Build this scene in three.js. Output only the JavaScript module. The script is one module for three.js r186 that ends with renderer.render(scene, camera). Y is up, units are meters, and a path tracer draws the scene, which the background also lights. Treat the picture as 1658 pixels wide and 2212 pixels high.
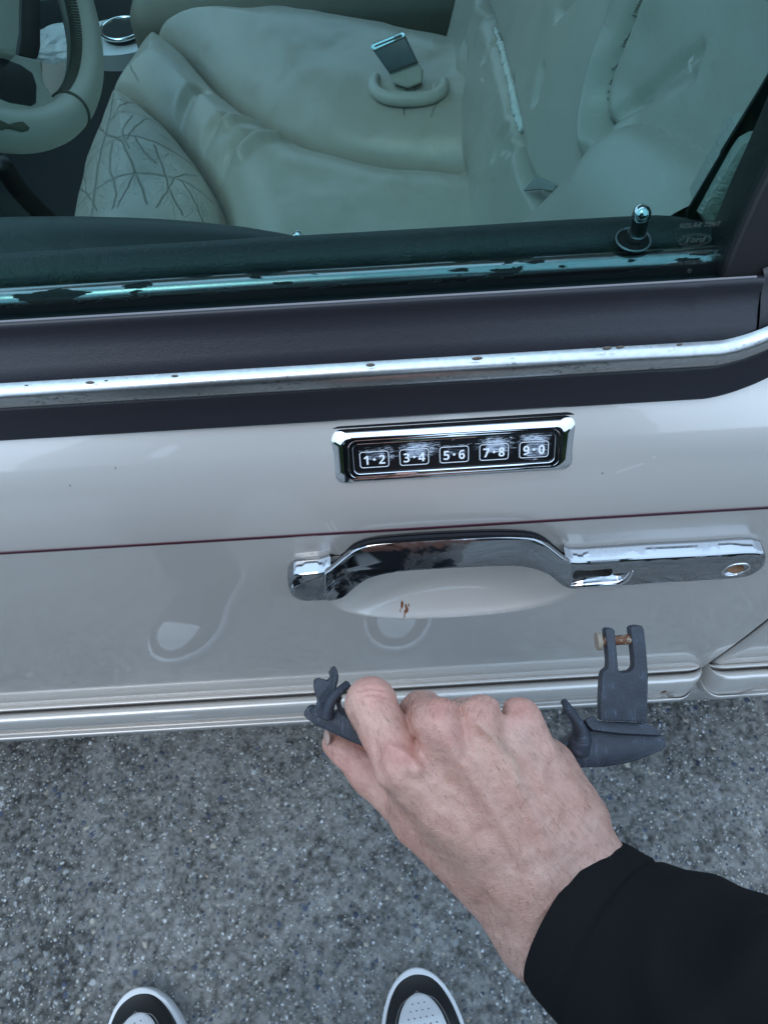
import * as THREE from 'three';
import { mergeGeometries, mergeVertices, toCreasedNormals } from 'three/addons/utils/BufferGeometryUtils.js';
import { RoundedBoxGeometry } from 'three/addons/geometries/RoundedBoxGeometry.js';

// ───────────── camera, sky, sun, exposure ─────────────
const V = (x, y, z) => new THREE.Vector3(x, y, z);
const scene = new THREE.Scene();
const CAM = V(0, 1.23, 0.21), PITCH = 60 * Math.PI / 180, ROLL = 3.4 * Math.PI / 180, F = 1661, CX = 829, CY = 1105.5;
const fw = V(0, -Math.sin(PITCH), -Math.cos(PITCH));
const u0 = V(0, Math.cos(PITCH), -Math.sin(PITCH)), r0 = V(1, 0, 0);
const rt = r0.clone().multiplyScalar(Math.cos(ROLL)).addScaledVector(u0, -Math.sin(ROLL));
const up = u0.clone().multiplyScalar(Math.cos(ROLL)).addScaledVector(r0, Math.sin(ROLL));
const camera = new THREE.PerspectiveCamera(2 * Math.atan(CY / F) * 180 / Math.PI, 767 / 1024, 0.01, 200);
camera.position.copy(CAM); camera.up.copy(up); camera.lookAt(CAM.clone().add(fw));

let seed = 7;
const rnd = () => { seed = (seed * 1664525 + 1013904223) >>> 0; return seed / 4294967296; };
const hash = (i, j, k = 0) => { let h = (i * 374761393 + j * 668265263 + k * 2147483647) | 0; h = Math.imul(h ^ (h >>> 13), 1274126177); return ((h ^ (h >>> 16)) >>> 0) / 4294967296; };
const sm = t => t * t * (3 - 2 * t);
const clamp = (v, a = 0, b = 1) => Math.min(b, Math.max(a, v));
const mix = (a, b, t) => a + (b - a) * t;
const sstep = (a, b, x) => sm(clamp((x - a) / (b - a)));
function noise(x, y, z = 0) {
  const i = Math.floor(x), j = Math.floor(y), k = Math.floor(z), fx = sm(x - i), fy = sm(y - j), fz = sm(z - k);
  const L = (kk) => mix(mix(hash(i, j, kk), hash(i + 1, j, kk), fx), mix(hash(i, j + 1, kk), hash(i + 1, j + 1, kk), fx), fy);
  return mix(L(k), L(k + 1), fz);
}
const fbm = (x, y, z = 0, o = 4) => { let s = 0, a = .5, t = 0; for (let i = 0; i < o; i++) { s += a * noise(x, y, z); t += a; x *= 2.03; y *= 2.03; z *= 2.03; a *= .5; } return s / t; };

{ // overcast sky: cool, brighter overhead
  const W = 512, Hh = 256, d = new Float32Array(W * Hh * 4);
  for (let j = 0; j < Hh; j++) for (let i = 0; i < W; i++) {
    const el = (j + .5) / Hh * Math.PI - Math.PI / 2, az = i / W * 2 * Math.PI;
    const X = Math.cos(el) * Math.cos(az), Y = Math.sin(el), Z = Math.cos(el) * Math.sin(az);
    const s = Math.max(0, Y), c = fbm(X * 2.2 + 5, Y * 2.6 + 9, Z * 2.2 + 3, 4);
    const L = mix(1.05, 1.5, Math.pow(s, .8)) * (.82 + .36 * c);
    const k = (j * W + i) * 4;
    d[k] = L * .70; d[k + 1] = L * .955; d[k + 2] = L * 1.29; d[k + 3] = 1;
  }
  const t = new THREE.DataTexture(d, W, Hh, THREE.RGBAFormat, THREE.FloatType);
  t.mapping = THREE.EquirectangularReflectionMapping; t.magFilter = t.minFilter = THREE.LinearFilter; t.wrapS = THREE.RepeatWrapping; t.needsUpdate = true;
  scene.background = t; scene.environment = t;
}
const sun = new THREE.DirectionalLight(new THREE.Color().setRGB(1, .96, .9), .6);
sun.position.set(-1.6, 5, 2.2); sun.target.position.set(0, .6, 0); sun.castShadow = true;
sun.shadow.radius = 40; sun.shadow.mapSize.set(2048, 2048);
Object.assign(sun.shadow.camera, { left: -4, right: 4, top: 4, bottom: -4, near: .1, far: 20 });
scene.add(sun, sun.target);
const renderer = new THREE.WebGLRenderer({ antialias: true });
renderer.toneMapping = THREE.LinearToneMapping;
renderer.toneMappingExposure = 1.25;
renderer.shadowMap.enabled = true;

// ───────────── helpers ─────────────
const ray = (px, py) => fw.clone().addScaledVector(rt, (px - CX) / F).addScaledVector(up, -(py - CY) / F);
const dep = (px, py, d) => CAM.clone().addScaledVector(ray(px, py), d);
const onPl = (px, py, o, n) => { const r = ray(px, py); return CAM.clone().addScaledVector(r, o.clone().sub(CAM).dot(n) / r.dot(n)); };
const onZ = (px, py, z) => onPl(px, py, V(0, 0, z), V(0, 0, 1));
const onY = (px, py, y) => onPl(px, py, V(0, y, 0), V(0, 1, 0));
const proj = p => { const x = p.x - CAM.x, y = p.y - CAM.y, z = p.z - CAM.z, d = x * fw.x + y * fw.y + z * fw.z; return [CX + F * (x * rt.x + y * rt.y + z * rt.z) / d, CY - F * (x * up.x + y * up.y + z * up.z) / d]; };
const rgb = (r, g, b) => new THREE.Color().setRGB(r, g, b);
const phys = o => new THREE.MeshPhysicalMaterial(o);
const taken = {};
function mesh(name, geo, mat, parent) {
  const m = new THREE.Mesh(geo, mat); m.name = name; m.castShadow = m.receiveShadow = true;
  (parent || scene).add(m); return m;
}
function group(name, parent) { const g = new THREE.Group(); g.name = name; (parent || scene).add(g); return g; }
function tag(o, label, category, extra) { Object.assign(o.userData, { label, category }, extra || {}); return o; }
function strip(g) { const o = new THREE.BufferGeometry(); const n = g.index ? g.toNonIndexed() : g; for (const k of ['position', 'normal', 'uv']) if (n.attributes[k]) o.setAttribute(k, n.attributes[k]); return o; }
const merge = a => mergeGeometries(a.map(strip));
function plane(o, n, e1) { // a work plane in space: axes e1 (across), e2 (up), n (out)
  n = n.clone().normalize(); e1 = e1.clone().addScaledVector(n, -e1.dot(n)).normalize();
  return { o, n, e1, e2: n.clone().cross(e1) };
}
const zPl = z => plane(V(0, 0, z), V(0, 0, 1), V(1, 0, 0));
const P2 = (pl, px, py) => { const p = onPl(px, py, pl.o, pl.n).sub(pl.o); return new THREE.Vector2(p.dot(pl.e1), p.dot(pl.e2)); };
const P3 = (pl, a, b, c = 0) => pl.o.clone().addScaledVector(pl.e1, a).addScaledVector(pl.e2, b).addScaledVector(pl.n, c);
function toPlane(geo, pl) { const m = new THREE.Matrix4().makeBasis(pl.e1, pl.e2, pl.n).setPosition(pl.o); return geo.applyMatrix4(m); }
function outline(pts, smooth) { // closed 2D outline, optionally a spline through the points
  if (!smooth) return pts;
  const c = new THREE.CatmullRomCurve3(pts.map(p => V(p.x, p.y, 0)), true, 'centripetal');
  return c.getPoints(pts.length * smooth).slice(0, -1).map(p => new THREE.Vector2(p.x, p.y));
}
function slab(px, pl, { depth = .005, bevel = .0008, seg = 3, smooth = 0, holes = [], back = true, curve = 8 } = {}) {
  const s = new THREE.Shape(outline(px.map(p => P2(pl, p[0], p[1])), smooth));
  for (const h of holes) s.holes.push(new THREE.Path(outline(h.map(p => P2(pl, p[0], p[1])), 3)));
  const g = new THREE.ExtrudeGeometry(s, { depth: depth - 2 * bevel, bevelEnabled: bevel > 0, bevelSize: bevel, bevelOffset: -bevel, bevelThickness: bevel, bevelSegments: seg, curveSegments: curve });
  g.translate(0, 0, back ? -depth + bevel : bevel); // front face on the plane
  return toPlane(toCreasedNormals(g, .6), pl);
}
// tube with its own radius at each point; sx flattens along a given direction
function tube(pts, rad, { n = 14, seg = 6, flat = null, k = 1, closed = false } = {}) {
  const c = new THREE.CatmullRomCurve3(pts, closed, 'centripetal'), N = pts.length * seg, fr = c.computeFrenetFrames(N, closed);
  const pos = [], uv = [], idx = [], len = c.getLength();
  for (let i = 0; i <= N; i++) {
    const t = i / N, p = c.getPointAt(t), f = t * (rad.length - 1), a = Math.min(rad.length - 2, Math.floor(f)), r = rad.length === 1 ? rad[0] : mix(rad[a], rad[a + 1], f - a);
    for (let j = 0; j <= n; j++) {
      const th = j / n * Math.PI * 2, d = fr.normals[i].clone().multiplyScalar(Math.cos(th)).addScaledVector(fr.binormals[i], Math.sin(th));
      if (flat) d.addScaledVector(flat, -(1 - k) * d.dot(flat));
      const q = p.clone().addScaledVector(d, r); pos.push(q.x, q.y, q.z); uv.push(t * len, j / n * .05);
    }
  }
  for (let i = 0; i < N; i++) for (let j = 0; j < n; j++) { const a = i * (n + 1) + j, b = a + n + 1; idx.push(a, a + 1, b, b, a + 1, b + 1); }
  if (!closed) for (const [e, i] of [[-1, 0], [1, N]]) {
    const p = c.getPointAt(i / N), T = c.getTangentAt(i / N), r = rad[e < 0 ? 0 : rad.length - 1], ci = pos.length / 3;
    const q = p.clone().addScaledVector(T, e * r * .55); pos.push(q.x, q.y, q.z); uv.push(0, 0);
    for (let j = 0; j < n; j++) { const a = i * (n + 1) + j; e < 0 ? idx.push(ci, a + 1, a) : idx.push(ci, a, a + 1); }
  }
  const g = new THREE.BufferGeometry(); g.setAttribute('position', new THREE.Float32BufferAttribute(pos, 3)); g.setAttribute('uv', new THREE.Float32BufferAttribute(uv, 2)); g.setIndex(idx); g.computeVertexNormals(); return g;
}
function gridGeo(nu, nv, fn, uvFn) { // sheet: fn(i,j) gives a point
  const pos = [], uv = [], idx = [];
  for (let j = 0; j <= nv; j++) for (let i = 0; i <= nu; i++) { const p = fn(i, j); pos.push(p.x, p.y, p.z); const w = uvFn ? uvFn(p, i, j) : [i / nu, j / nv]; uv.push(w[0], w[1]); }
  for (let j = 0; j < nv; j++) for (let i = 0; i < nu; i++) { const a = j * (nu + 1) + i, b = a + nu + 1; idx.push(a, a + 1, b, b, a + 1, b + 1); }
  const g = new THREE.BufferGeometry(); g.setAttribute('position', new THREE.Float32BufferAttribute(pos, 3)); g.setAttribute('uv', new THREE.Float32BufferAttribute(uv, 2)); g.setIndex(idx); g.computeVertexNormals(); return g;
}
function sweepX(profile, xs, warp) { // profile [[y,z],...] carried along x; warp(x,y,z,k)→[y,z]
  const arc = arcs(profile);
  return gridGeo(xs.length - 1, profile.length - 1, (i, j) => { let [y, z] = profile[profile.length - 1 - j], x = xs[i]; if (warp) [y, z] = warp(x, y, z); return V(x, y, z); }, (p, i, j) => [p.x, arc[profile.length - 1 - j]]);
}
function arcs(P) { const a = [0]; for (let i = 1; i < P.length; i++) a.push(a[i - 1] + Math.hypot(P[i][0] - P[i - 1][0], P[i][1] - P[i - 1][1])); return a; }
const range = (a, b, n) => Array.from({ length: n + 1 }, (_, i) => a + (b - a) * i / n);
function polyDist(P, x, y, closed = false) { // distance to a 2D polyline and its parameter
  let best = 1e9, bt = 0; const n = P.length, m = closed ? n : n - 1;
  for (let i = 0; i < m; i++) { const a = P[i], b = P[(i + 1) % n], dx = b[0] - a[0], dy = b[1] - a[1], t = clamp(((x - a[0]) * dx + (y - a[1]) * dy) / (dx * dx + dy * dy)); const d = (x - a[0] - dx * t) ** 2 + (y - a[1] - dy * t) ** 2; if (d < best) { best = d; bt = (i + t) / m; } }
  return [Math.sqrt(best), bt];
}
function inside(P, x, y) { let c = false; for (let i = 0, j = P.length - 1; i < P.length; j = i++) if ((P[i][1] > y) !== (P[j][1] > y) && x < (P[j][0] - P[i][0]) * (y - P[i][1]) / (P[j][1] - P[i][1]) + P[i][0]) c = !c; return c; }
const spline2 = (pts, n = 6) => new THREE.CatmullRomCurve3(pts.map(p => V(p[0], p[1], 0)), false, 'centripetal').getPoints(pts.length * n).map(p => [p.x, p.y]);
// smooth surface of a distance field (surface nets)
function netMesh(sdf, lo, hi, cell) {
  const nx = Math.ceil((hi.x - lo.x) / cell) + 1, ny = Math.ceil((hi.y - lo.y) / cell) + 1, nz = Math.ceil((hi.z - lo.z) / cell) + 1;
  const f = new Float32Array(nx * ny * nz), id = (i, j, k) => (k * ny + j) * nx + i;
  for (let k = 0; k < nz; k++) for (let j = 0; j < ny; j++) for (let i = 0; i < nx; i++) f[id(i, j, k)] = sdf(lo.x + i * cell, lo.y + j * cell, lo.z + k * cell);
  const vi = new Int32Array(nx * ny * nz).fill(-1), pos = [], idx = [];
  for (let k = 0; k < nz - 1; k++) for (let j = 0; j < ny - 1; j++) for (let i = 0; i < nx - 1; i++) {
    let n = 0, sx = 0, sy = 0, sz = 0, s0 = f[id(i, j, k)] < 0, all = true;
    for (let c = 1; c < 8; c++) if ((f[id(i + (c & 1), j + (c >> 1 & 1), k + (c >> 2))] < 0) !== s0) { all = false; break; }
    if (all) continue;
    for (let c = 0; c < 8; c++) for (const b of [1, 2, 4]) if (!(c & b)) {
      const d = c | b, a0 = f[id(i + (c & 1), j + (c >> 1 & 1), k + (c >> 2))], a1 = f[id(i + (d & 1), j + (d >> 1 & 1), k + (d >> 2))];
      if ((a0 < 0) !== (a1 < 0)) { const t = a0 / (a0 - a1); sx += (c & 1) + (b === 1 ? t : 0); sy += (c >> 1 & 1) + (b === 2 ? t : 0); sz += (c >> 2) + (b === 4 ? t : 0); n++; }
    }
    vi[id(i, j, k)] = pos.length / 3; pos.push(lo.x + (i + sx / n) * cell, lo.y + (j + sy / n) * cell, lo.z + (k + sz / n) * cell);
  }
  const quad = (a, b, c, d, fl) => { if (a < 0 || b < 0 || c < 0 || d < 0) return; fl ? idx.push(a, b, c, a, c, d) : idx.push(a, c, b, a, d, c); };
  for (let k = 1; k < nz - 1; k++) for (let j = 1; j < ny - 1; j++) for (let i = 1; i < nx - 1; i++) {
    const s = f[id(i, j, k)] < 0;
    if (s !== f[id(i + 1, j, k)] < 0) quad(vi[id(i, j - 1, k - 1)], vi[id(i, j, k - 1)], vi[id(i, j, k)], vi[id(i, j - 1, k)], s);
    if (s !== f[id(i, j + 1, k)] < 0) quad(vi[id(i - 1, j, k - 1)], vi[id(i - 1, j, k)], vi[id(i, j, k)], vi[id(i, j, k - 1)], s);
    if (s !== f[id(i, j, k + 1)] < 0) quad(vi[id(i - 1, j - 1, k)], vi[id(i, j - 1, k)], vi[id(i, j, k)], vi[id(i - 1, j, k)], s);
  }
  const g = new THREE.BufferGeometry(), e = cell * .6, nor = new Float32Array(pos.length);
  for (let v = 0; v < pos.length; v += 3) {
    const x = pos[v], y = pos[v + 1], z = pos[v + 2], a = sdf(x + e, y, z) - sdf(x - e, y, z), b = sdf(x, y + e, z) - sdf(x, y - e, z), c = sdf(x, y, z + e) - sdf(x, y, z - e), l = Math.hypot(a, b, c) || 1;
    nor[v] = a / l; nor[v + 1] = b / l; nor[v + 2] = c / l;
  }
  g.setAttribute('position', new THREE.Float32BufferAttribute(pos, 3)); g.setAttribute('normal', new THREE.BufferAttribute(nor, 3)); g.setIndex(idx);
  return g;
}
const smin = (a, b, k) => { const h = Math.max(k - Math.abs(a - b), 0) / k; return Math.min(a, b) - h * h * k * .25; };
function cap(A, B, ra, rb) { // tapered capsule as a distance function
  const ax = A.x, ay = A.y, az = A.z, dx = B.x - ax, dy = B.y - ay, dz = B.z - az, l2 = dx * dx + dy * dy + dz * dz;
  return (x, y, z) => { const px = x - ax, py = y - ay, pz = z - az, t = clamp((px * dx + py * dy + pz * dz) / l2); return Math.hypot(px - dx * t, py - dy * t, pz - dz * t) - (ra + (rb - ra) * t); };
}
function tex(w, h, fn, srgb, rep) { // fn(u,v)→[r,g,b] 0..1 (or a number)
  const d = new Uint8Array(w * h * 4);
  for (let j = 0; j < h; j++) for (let i = 0; i < w; i++) { const c = fn(i / w, j / h, i, j), k = (j * w + i) * 4; if (c.length) { d[k] = clamp(c[0]) * 255; d[k + 1] = clamp(c[1]) * 255; d[k + 2] = clamp(c[2]) * 255; } else d[k] = d[k + 1] = d[k + 2] = clamp(c) * 255; d[k + 3] = 255; }
  return dtex(d, w, h, srgb, rep);
}
function dtex(d, w, h, srgb, rep) {
  const t = new THREE.DataTexture(d, w, h, THREE.RGBAFormat); t.magFilter = THREE.LinearFilter; t.minFilter = THREE.LinearMipmapLinearFilter; t.generateMipmaps = true;
  if (srgb) t.colorSpace = THREE.SRGBColorSpace; if (rep !== false) { t.wrapS = t.wrapT = THREE.RepeatWrapping; if (rep) t.repeat.set(rep[0], rep[1]); } t.needsUpdate = true; return t;
}
function canvas(w, h, draw, srgb = true) { const c = document.createElement('canvas'); c.width = w; c.height = h; const x = c.getContext('2d'); draw(x, w, h); const t = new THREE.CanvasTexture(c); if (srgb) t.colorSpace = THREE.SRGBColorSpace; t.magFilter = THREE.LinearFilter; return t; }
const wrapNoise = (u, v, n, s) => { // tileable value noise
  const x = u * n, y = v * n, i = Math.floor(x), j = Math.floor(y), fx = sm(x - i), fy = sm(y - j), w = (a) => ((a % n) + n) % n;
  return mix(mix(hash(w(i), w(j), s), hash(w(i + 1), w(j), s), fx), mix(hash(w(i), w(j + 1), s), hash(w(i + 1), w(j + 1), s), fx), fy);
};
// ───────────── ground ─────────────
{ // worn exposed-aggregate paving: small stones of several kinds in grey cement
  const N = 2048, size = 1.3, col = new Float32Array(N * N * 3), hgt = new Float32Array(N * N).fill(.35);
  for (let j = 0; j < N; j++) for (let i = 0; i < N; i++) {
    const u = i / N, v = j / N, a = wrapNoise(u, v, 5, 1), b = wrapNoise(u, v, 37, 2), c = wrapNoise(u, v, 211, 3) * .5 + wrapNoise(v, u, 463, 4) * .5, e = hash(i, j, 9);
    const L = .135 + .035 * (a - .5) + .05 * (b - .5) + .16 * (c - .5) + .05 * (e - .5), k = (j * N + i) * 3;
    col[k] = L; col[k + 1] = L * 1.0; col[k + 2] = L * .96; hgt[j * N + i] = .3 + .3 * c + .05 * e;
  }
  const kinds = [[.25, .26, .26], [.17, .18, .185], [.09, .10, .115], [.36, .37, .37], [.28, .265, .225], [.12, .13, .14], [.21, .22, .22], [.07, .08, .105]];
  const stone = (mm, K, tone, soft, cx, cy, s) => {
    const r = mm / 1000 / size * N, an = rnd() * 3.14, ca = Math.cos(an), sa = Math.sin(an), as = .5 + .5 * rnd(), R = Math.ceil(r * 1.4), p1 = rnd() * 6, p2 = rnd() * 6, k1 = .05 + .09 * rnd(), k2 = .06 * rnd();
    for (let y = -R; y <= R; y++) for (let x = -R; x <= R; x++) {
      const a = x * ca + y * sa, b = (-x * sa + y * ca) / as, th = Math.atan2(b, a), d = Math.hypot(a, b) / r * (1 + k1 * Math.sin(3 * th + p1) + k2 * Math.sin(5 * th + p2));
      if (d > 1) continue;
      const i = ((Math.floor(cx + x) % N) + N) % N, j = ((Math.floor(cy + y) % N) + N) % N, k = (j * N + i) * 3, w = clamp((1 - d) * soft) * .88, t = tone * (.9 + .2 * hash(i, j, 5));
      for (let c = 0; c < 3; c++) col[k + c] = mix(col[k + c], K[c] * t, w);
      hgt[j * N + i] = mix(hgt[j * N + i], .55 + .35 * (1 - d * d), w);
    }
  };
  for (let s = 0; s < 52000; s++) { const cx = rnd() * N, cy = rnd() * N; stone(.9 + 1.9 * rnd() * rnd(), kinds[Math.floor(rnd() * 8)], .75 + .5 * rnd(), 2.2, cx, cy, s); }
  for (let s = 0; s < 3200; s++) { const cx = rnd() * N, cy = rnd() * N; stone(2 + 2.2 * rnd(), kinds[[2, 5, 7, 1, 6, 5, 7, 0, 4][Math.floor(rnd() * 9)]], .85 + .4 * rnd(), 2.6, cx, cy, s); }
  for (let s = 0; s < 26000; s++) { const cx = rnd() * N, cy = rnd() * N; if (wrapNoise(cx / N, cy / N, 90, 12) * .7 + wrapNoise(cx / N, cy / N, 8, 13) * .3 < .5) continue; stone(.9 + 1.6 * rnd() * rnd(), [.36, .37, .365], .75 + .5 * rnd(), 1.8, cx, cy, s); } // worn cement skin, in patches
  for (let s = 0; s < 500; s++) { const cx = rnd() * N, cy = rnd() * N; stone(.8 + 1.4 * rnd(), rnd() < .2 ? [.40, .3, .21] : [.48, .50, .53], .8 + .3 * rnd(), 2, cx, cy, s); }
  const d = new Uint8Array(N * N * 4), hb = new Uint8Array(N * N * 4), enc = v => v <= .0031308 ? v * 12.92 : 1.055 * Math.pow(v, 1 / 2.4) - .055;
  for (let k = 0; k < N * N; k++) { for (let c = 0; c < 3; c++) { d[k * 4 + c] = clamp(enc(clamp(.192 + (col[k * 3 + c] - .175) * 1.5, .025, .8))) * 255; hb[k * 4 + c] = clamp(hgt[k]) * 255; } d[k * 4 + 3] = hb[k * 4 + 3] = 255; }
  const g = new THREE.PlaneGeometry(120, 120); g.rotateX(-Math.PI / 2);
  const uv = g.attributes.uv; for (let i = 0; i < uv.count; i++) uv.setXY(i, uv.getX(i) * 120 / (size * 1.4) + .37, uv.getY(i) * 120 / (size * 1.4) + .21);
  const m = mesh('ground', g, phys({ map: dtex(d, N, N, true), bumpMap: dtex(hb, N, N, false), bumpScale: .003, roughness: .88 }));
  m.userData.kind = 'structure';
}

{ // clipped hedge across the drive behind the photographer, mirrored in the glass and chrome
  const h = tag(group('hedge'), 'tall dark green hedge across the drive, mirrored in the car', 'hedge');
  const leaf = new THREE.BufferGeometry(); leaf.setAttribute('position', new THREE.Float32BufferAttribute([0, 0, 0, .08, .12, .02, 0, .26, 0, -.08, .12, .02], 3)); leaf.setIndex([0, 1, 2, 0, 2, 3]); leaf.computeVertexNormals();
  const N = 34000, im = new THREE.InstancedMesh(leaf, phys({ color: rgb(1, 1, 1), roughness: .6, side: THREE.DoubleSide }), N), m = new THREE.Matrix4(), q = new THREE.Quaternion(), e = new THREE.Euler();
  for (let i = 0; i < N; i++) { e.set(rnd() * 6, rnd() * 6, rnd() * 6); q.setFromEuler(e); const top = rnd() < .12, s = .6 + .8 * rnd(); m.compose(V((rnd() - .5) * 22, top ? 1.85 + .3 * rnd() : rnd() * 2.0, 5.5 + 1.1 * rnd()), q, V(s, s, s)); im.setMatrixAt(i, m); const k = .6 + .7 * rnd(); im.setColorAt(i, rgb(.045 * k, .075 * k, .028 * k)); }
  for (let k = 0; k < 22; k++) mesh('stem', (() => { const g = new THREE.CylinderGeometry(.03, .05, 1.7, 8); g.translate(-10.5 + k, .85, 6.05); return g; })(), phys({ color: rgb(.09, .065, .045), roughness: .9 }), h);
  im.name = 'foliage'; im.userData.kind = 'stuff'; im.castShadow = im.receiveShadow = true; h.add(im);
}
// ───────────── materials ─────────────
const smudge = tex(512, 512, (u, v) => { const a = wrapNoise(u, v, 7, 1) * .5 + wrapNoise(u, v, 19, 2) * .3 + wrapNoise(u, v, 61, 3) * .2; const s = sstep(.5, .72, a); return [0, .04 + .22 * s + .04 * wrapNoise(u, v, 90, 4), 0]; }, false, [9, 9]);
const chromeCol = tex(1024, 256, (u, v) => { const t = .84 + .08 * wrapNoise(u, v, 120, 7) - .22 * sstep(.72, .86, wrapNoise(u, v, 160, 5)) * sstep(.5, .8, wrapNoise(u, v, 23, 6)); return [t, t, t * .985]; }, true, [4, 9]);
const M = {
  chrome: phys({ color: rgb(.44, .455, .475), metalness: 1, roughness: 1, roughnessMap: smudge }),
  chromeOld: phys({ map: chromeCol, color: rgb(.82, .83, .85), metalness: 1, roughness: .3 }),
  chromeBright: phys({ color: rgb(.86, .87, .88), metalness: 1, roughness: .05 }),
  black: phys({ color: rgb(.012, .012, .014), roughness: .5 }),
  rubber: phys({ color: rgb(.016, .016, .021), roughness: .42, bumpMap: tex(256, 256, (u, v) => wrapNoise(u, v, 120, 1) * .6 + wrapNoise(u, v, 30, 2) * .4, false, [14, 14]), bumpScale: .00006 }),
  seal: phys({ color: rgb(.014, .015, .018), roughness: .85, specularIntensity: .4 }),
  vinyl: phys({ color: rgb(.03, .034, .035), roughness: .5, bumpMap: tex(512, 512, (u, v) => { const a = Math.abs(wrapNoise(u, v, 60, 1) - .5) * 2, b = Math.abs(wrapNoise(u, v, 110, 2) - .5) * 2; return Math.min(a, b); }, false, [8, 8]), bumpScale: .0003 }),
  glass: phys({ color: rgb(.65, .81, .80), transmission: 1, thickness: 0, roughness: 0, ior: 1.5 }),
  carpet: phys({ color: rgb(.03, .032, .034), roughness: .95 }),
  trim: phys({ color: rgb(.36, .33, .28), roughness: .6 }),
  plastic: phys({ color: rgb(.027, .03, .036), roughness: .62, map: null }),
  rust: phys({ color: rgb(.24, .12, .06), roughness: .85, bumpMap: tex(128, 128, (u, v) => wrapNoise(u, v, 24, 3), false, [60, 60]), bumpScale: .0008 }),
  pit: phys({ color: rgb(.17, .14, .115), roughness: .9 }),
  white: phys({ color: rgb(.74, .75, .76), roughness: .55 }),
};
// ───────────── car: outer door ─────────────
const car = tag(group('parked_car'), 'pearl white car with a missing handle lever and a chrome keypad on its door', 'car');
// section of the door, height → outward offset
const PROF = [[.2, -.10], [.27, -.055], [.36, -.022], [.45, -.005], [.53, .0010], [.58, .0035], [.63, .0050], [.68, .0055], [.73, .0050], [.78, .0035], [.82, .0016], [.843, .0003], [.8455, .0001], [.848, -.0002], [.858, -.0019], [.872, -.0055], [.886, -.0110], [.898, -.0177], [.908, -.0250], [.917, -.0330], [.925, -.042]];
const profC = new THREE.CatmullRomCurve3(PROF.map(p => V(p[0], p[1], 0)), false, 'centripetal').getPoints(300);
const zd = y => { if (y <= profC[0].x) return profC[0].y; for (let i = 1; i < profC.length; i++) if (profC[i].x >= y) { const a = profC[i - 1], b = profC[i]; return mix(a.y, b.y, (y - a.x) / (b.x - a.x)); } return -.045; };
const onDoor = (px, py) => { let z = 0, p; for (let i = 0; i < 12; i++) { p = onZ(px, py, z); z = mix(z, zd(p.y), .8); } return p; };
const gapX = y => .2735 + (y - .53) * .075;
const doorTop = x => .917 + .05 * sstep(.155, .235, x) ** 1.5;
const bowl = (x, y) => { // finger recess behind the handle
  const cx = .045, cy = .768, rx = .084, ry = .046, X = (x - cx) / rx, Y = (y - cy) / ry, r = Math.pow(Math.pow(Math.abs(X), 2.4) + Math.pow(Math.abs(Y), 2.4), 1 / 2.4);
  return r < 1 ? .029 * Math.pow(1 - r * r, .85) : 0;
};
const onBowl = (px, py) => { const r = ray(px, py); let d = .3; for (let i = 0; i < 400; i++) { const p = CAM.clone().addScaledVector(r, d); if (p.z < zd(p.y) - bowl(p.x, p.y)) return p; d += .0007; } return onDoor(px, py); };
const doorTex = canvas(2048, 1024, (c, w, h) => { // x −.35….35, y .45….94
  const X = x => (x + .35) / .7 * w, Y = y => h - (y - .45) / .49 * h;
  c.fillStyle = 'rgb(213,213,213)'; c.fillRect(0, 0, w, h);
  for (let i = 0; i < 9000; i++) { const a = rnd() * .05; c.fillStyle = rnd() < .5 ? `rgba(255,255,255,${a})` : `rgba(90,85,80,${a})`; c.fillRect(rnd() * w, rnd() * h, 1 + rnd() * 2, 1 + rnd() * 2); }
  for (let i = 0; i < 260; i++) { const a = .02 + rnd() * .06; c.fillStyle = `rgba(235,236,238,${a})`; c.beginPath(); c.ellipse(rnd() * w, h * (.62 + .3 * rnd()), 4 + 16 * rnd(), 3 + 9 * rnd(), rnd() * 3, 0, 7); c.fill(); }
  const spot = (px, py, r, col) => { const p = onBowl(px, py); c.fillStyle = col; c.beginPath(); for (let k = 0; k < 9; k++) { const a = k / 9 * 6.28, q = r * (.6 + .7 * rnd()); c.lineTo(X(p.x) + q * Math.cos(a), Y(p.y) + q * Math.sin(a)); } c.fill(); };
  for (const [a, b, r] of [[868, 1301, 3.2], [876, 1306, 2], [867, 1310, 2], [878, 1314, 3], [874, 1319, 2], [864, 1316, 1.3], [873, 1328, 1.5], [882, 1306, 1.4], [870, 1336, 1.2]]) spot(a, b, r, 'rgb(120,66,34)');
  for (const [a, b] of [[690, 1211], [152, 1048], [1300, 1020], [250, 1010], [600, 1160], [1050, 1130]]) spot(a, b, 1.2, a === 690 ? 'rgb(245,245,245)' : 'rgb(110,108,110)');
  c.strokeStyle = 'rgba(238,238,240,.75)'; c.lineWidth = 2;
  for (const L of [[[703, 1128], [716, 1148], [722, 1160]], [[715, 1125], [730, 1150]], [[1330, 1020], [1390, 1000]], [[1408, 989], [1415, 986]], [[715, 1160], [735, 1200]]]) { c.beginPath(); L.forEach(([a, b], i) => { const p = onDoor(a, b); i ? c.lineTo(X(p.x), Y(p.y)) : c.moveTo(X(p.x), Y(p.y)); }); c.stroke(); }
});
const orange = tex(256, 256, (u, v) => wrapNoise(u, v, 26, 1) * .7 + wrapNoise(u, v, 61, 2) * .3, false, [30, 30]);
const paint = phys({ map: doorTex, color: rgb(1, .945, .88), roughness: .36, metalness: .4, clearcoat: 1, clearcoatRoughness: .035, bumpMap: orange, bumpScale: .000012 });
const doorUV = p => [clamp((p.x + .35) / .7, .002, .998), clamp((p.y - .45) / .49, .002, .998)];
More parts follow.
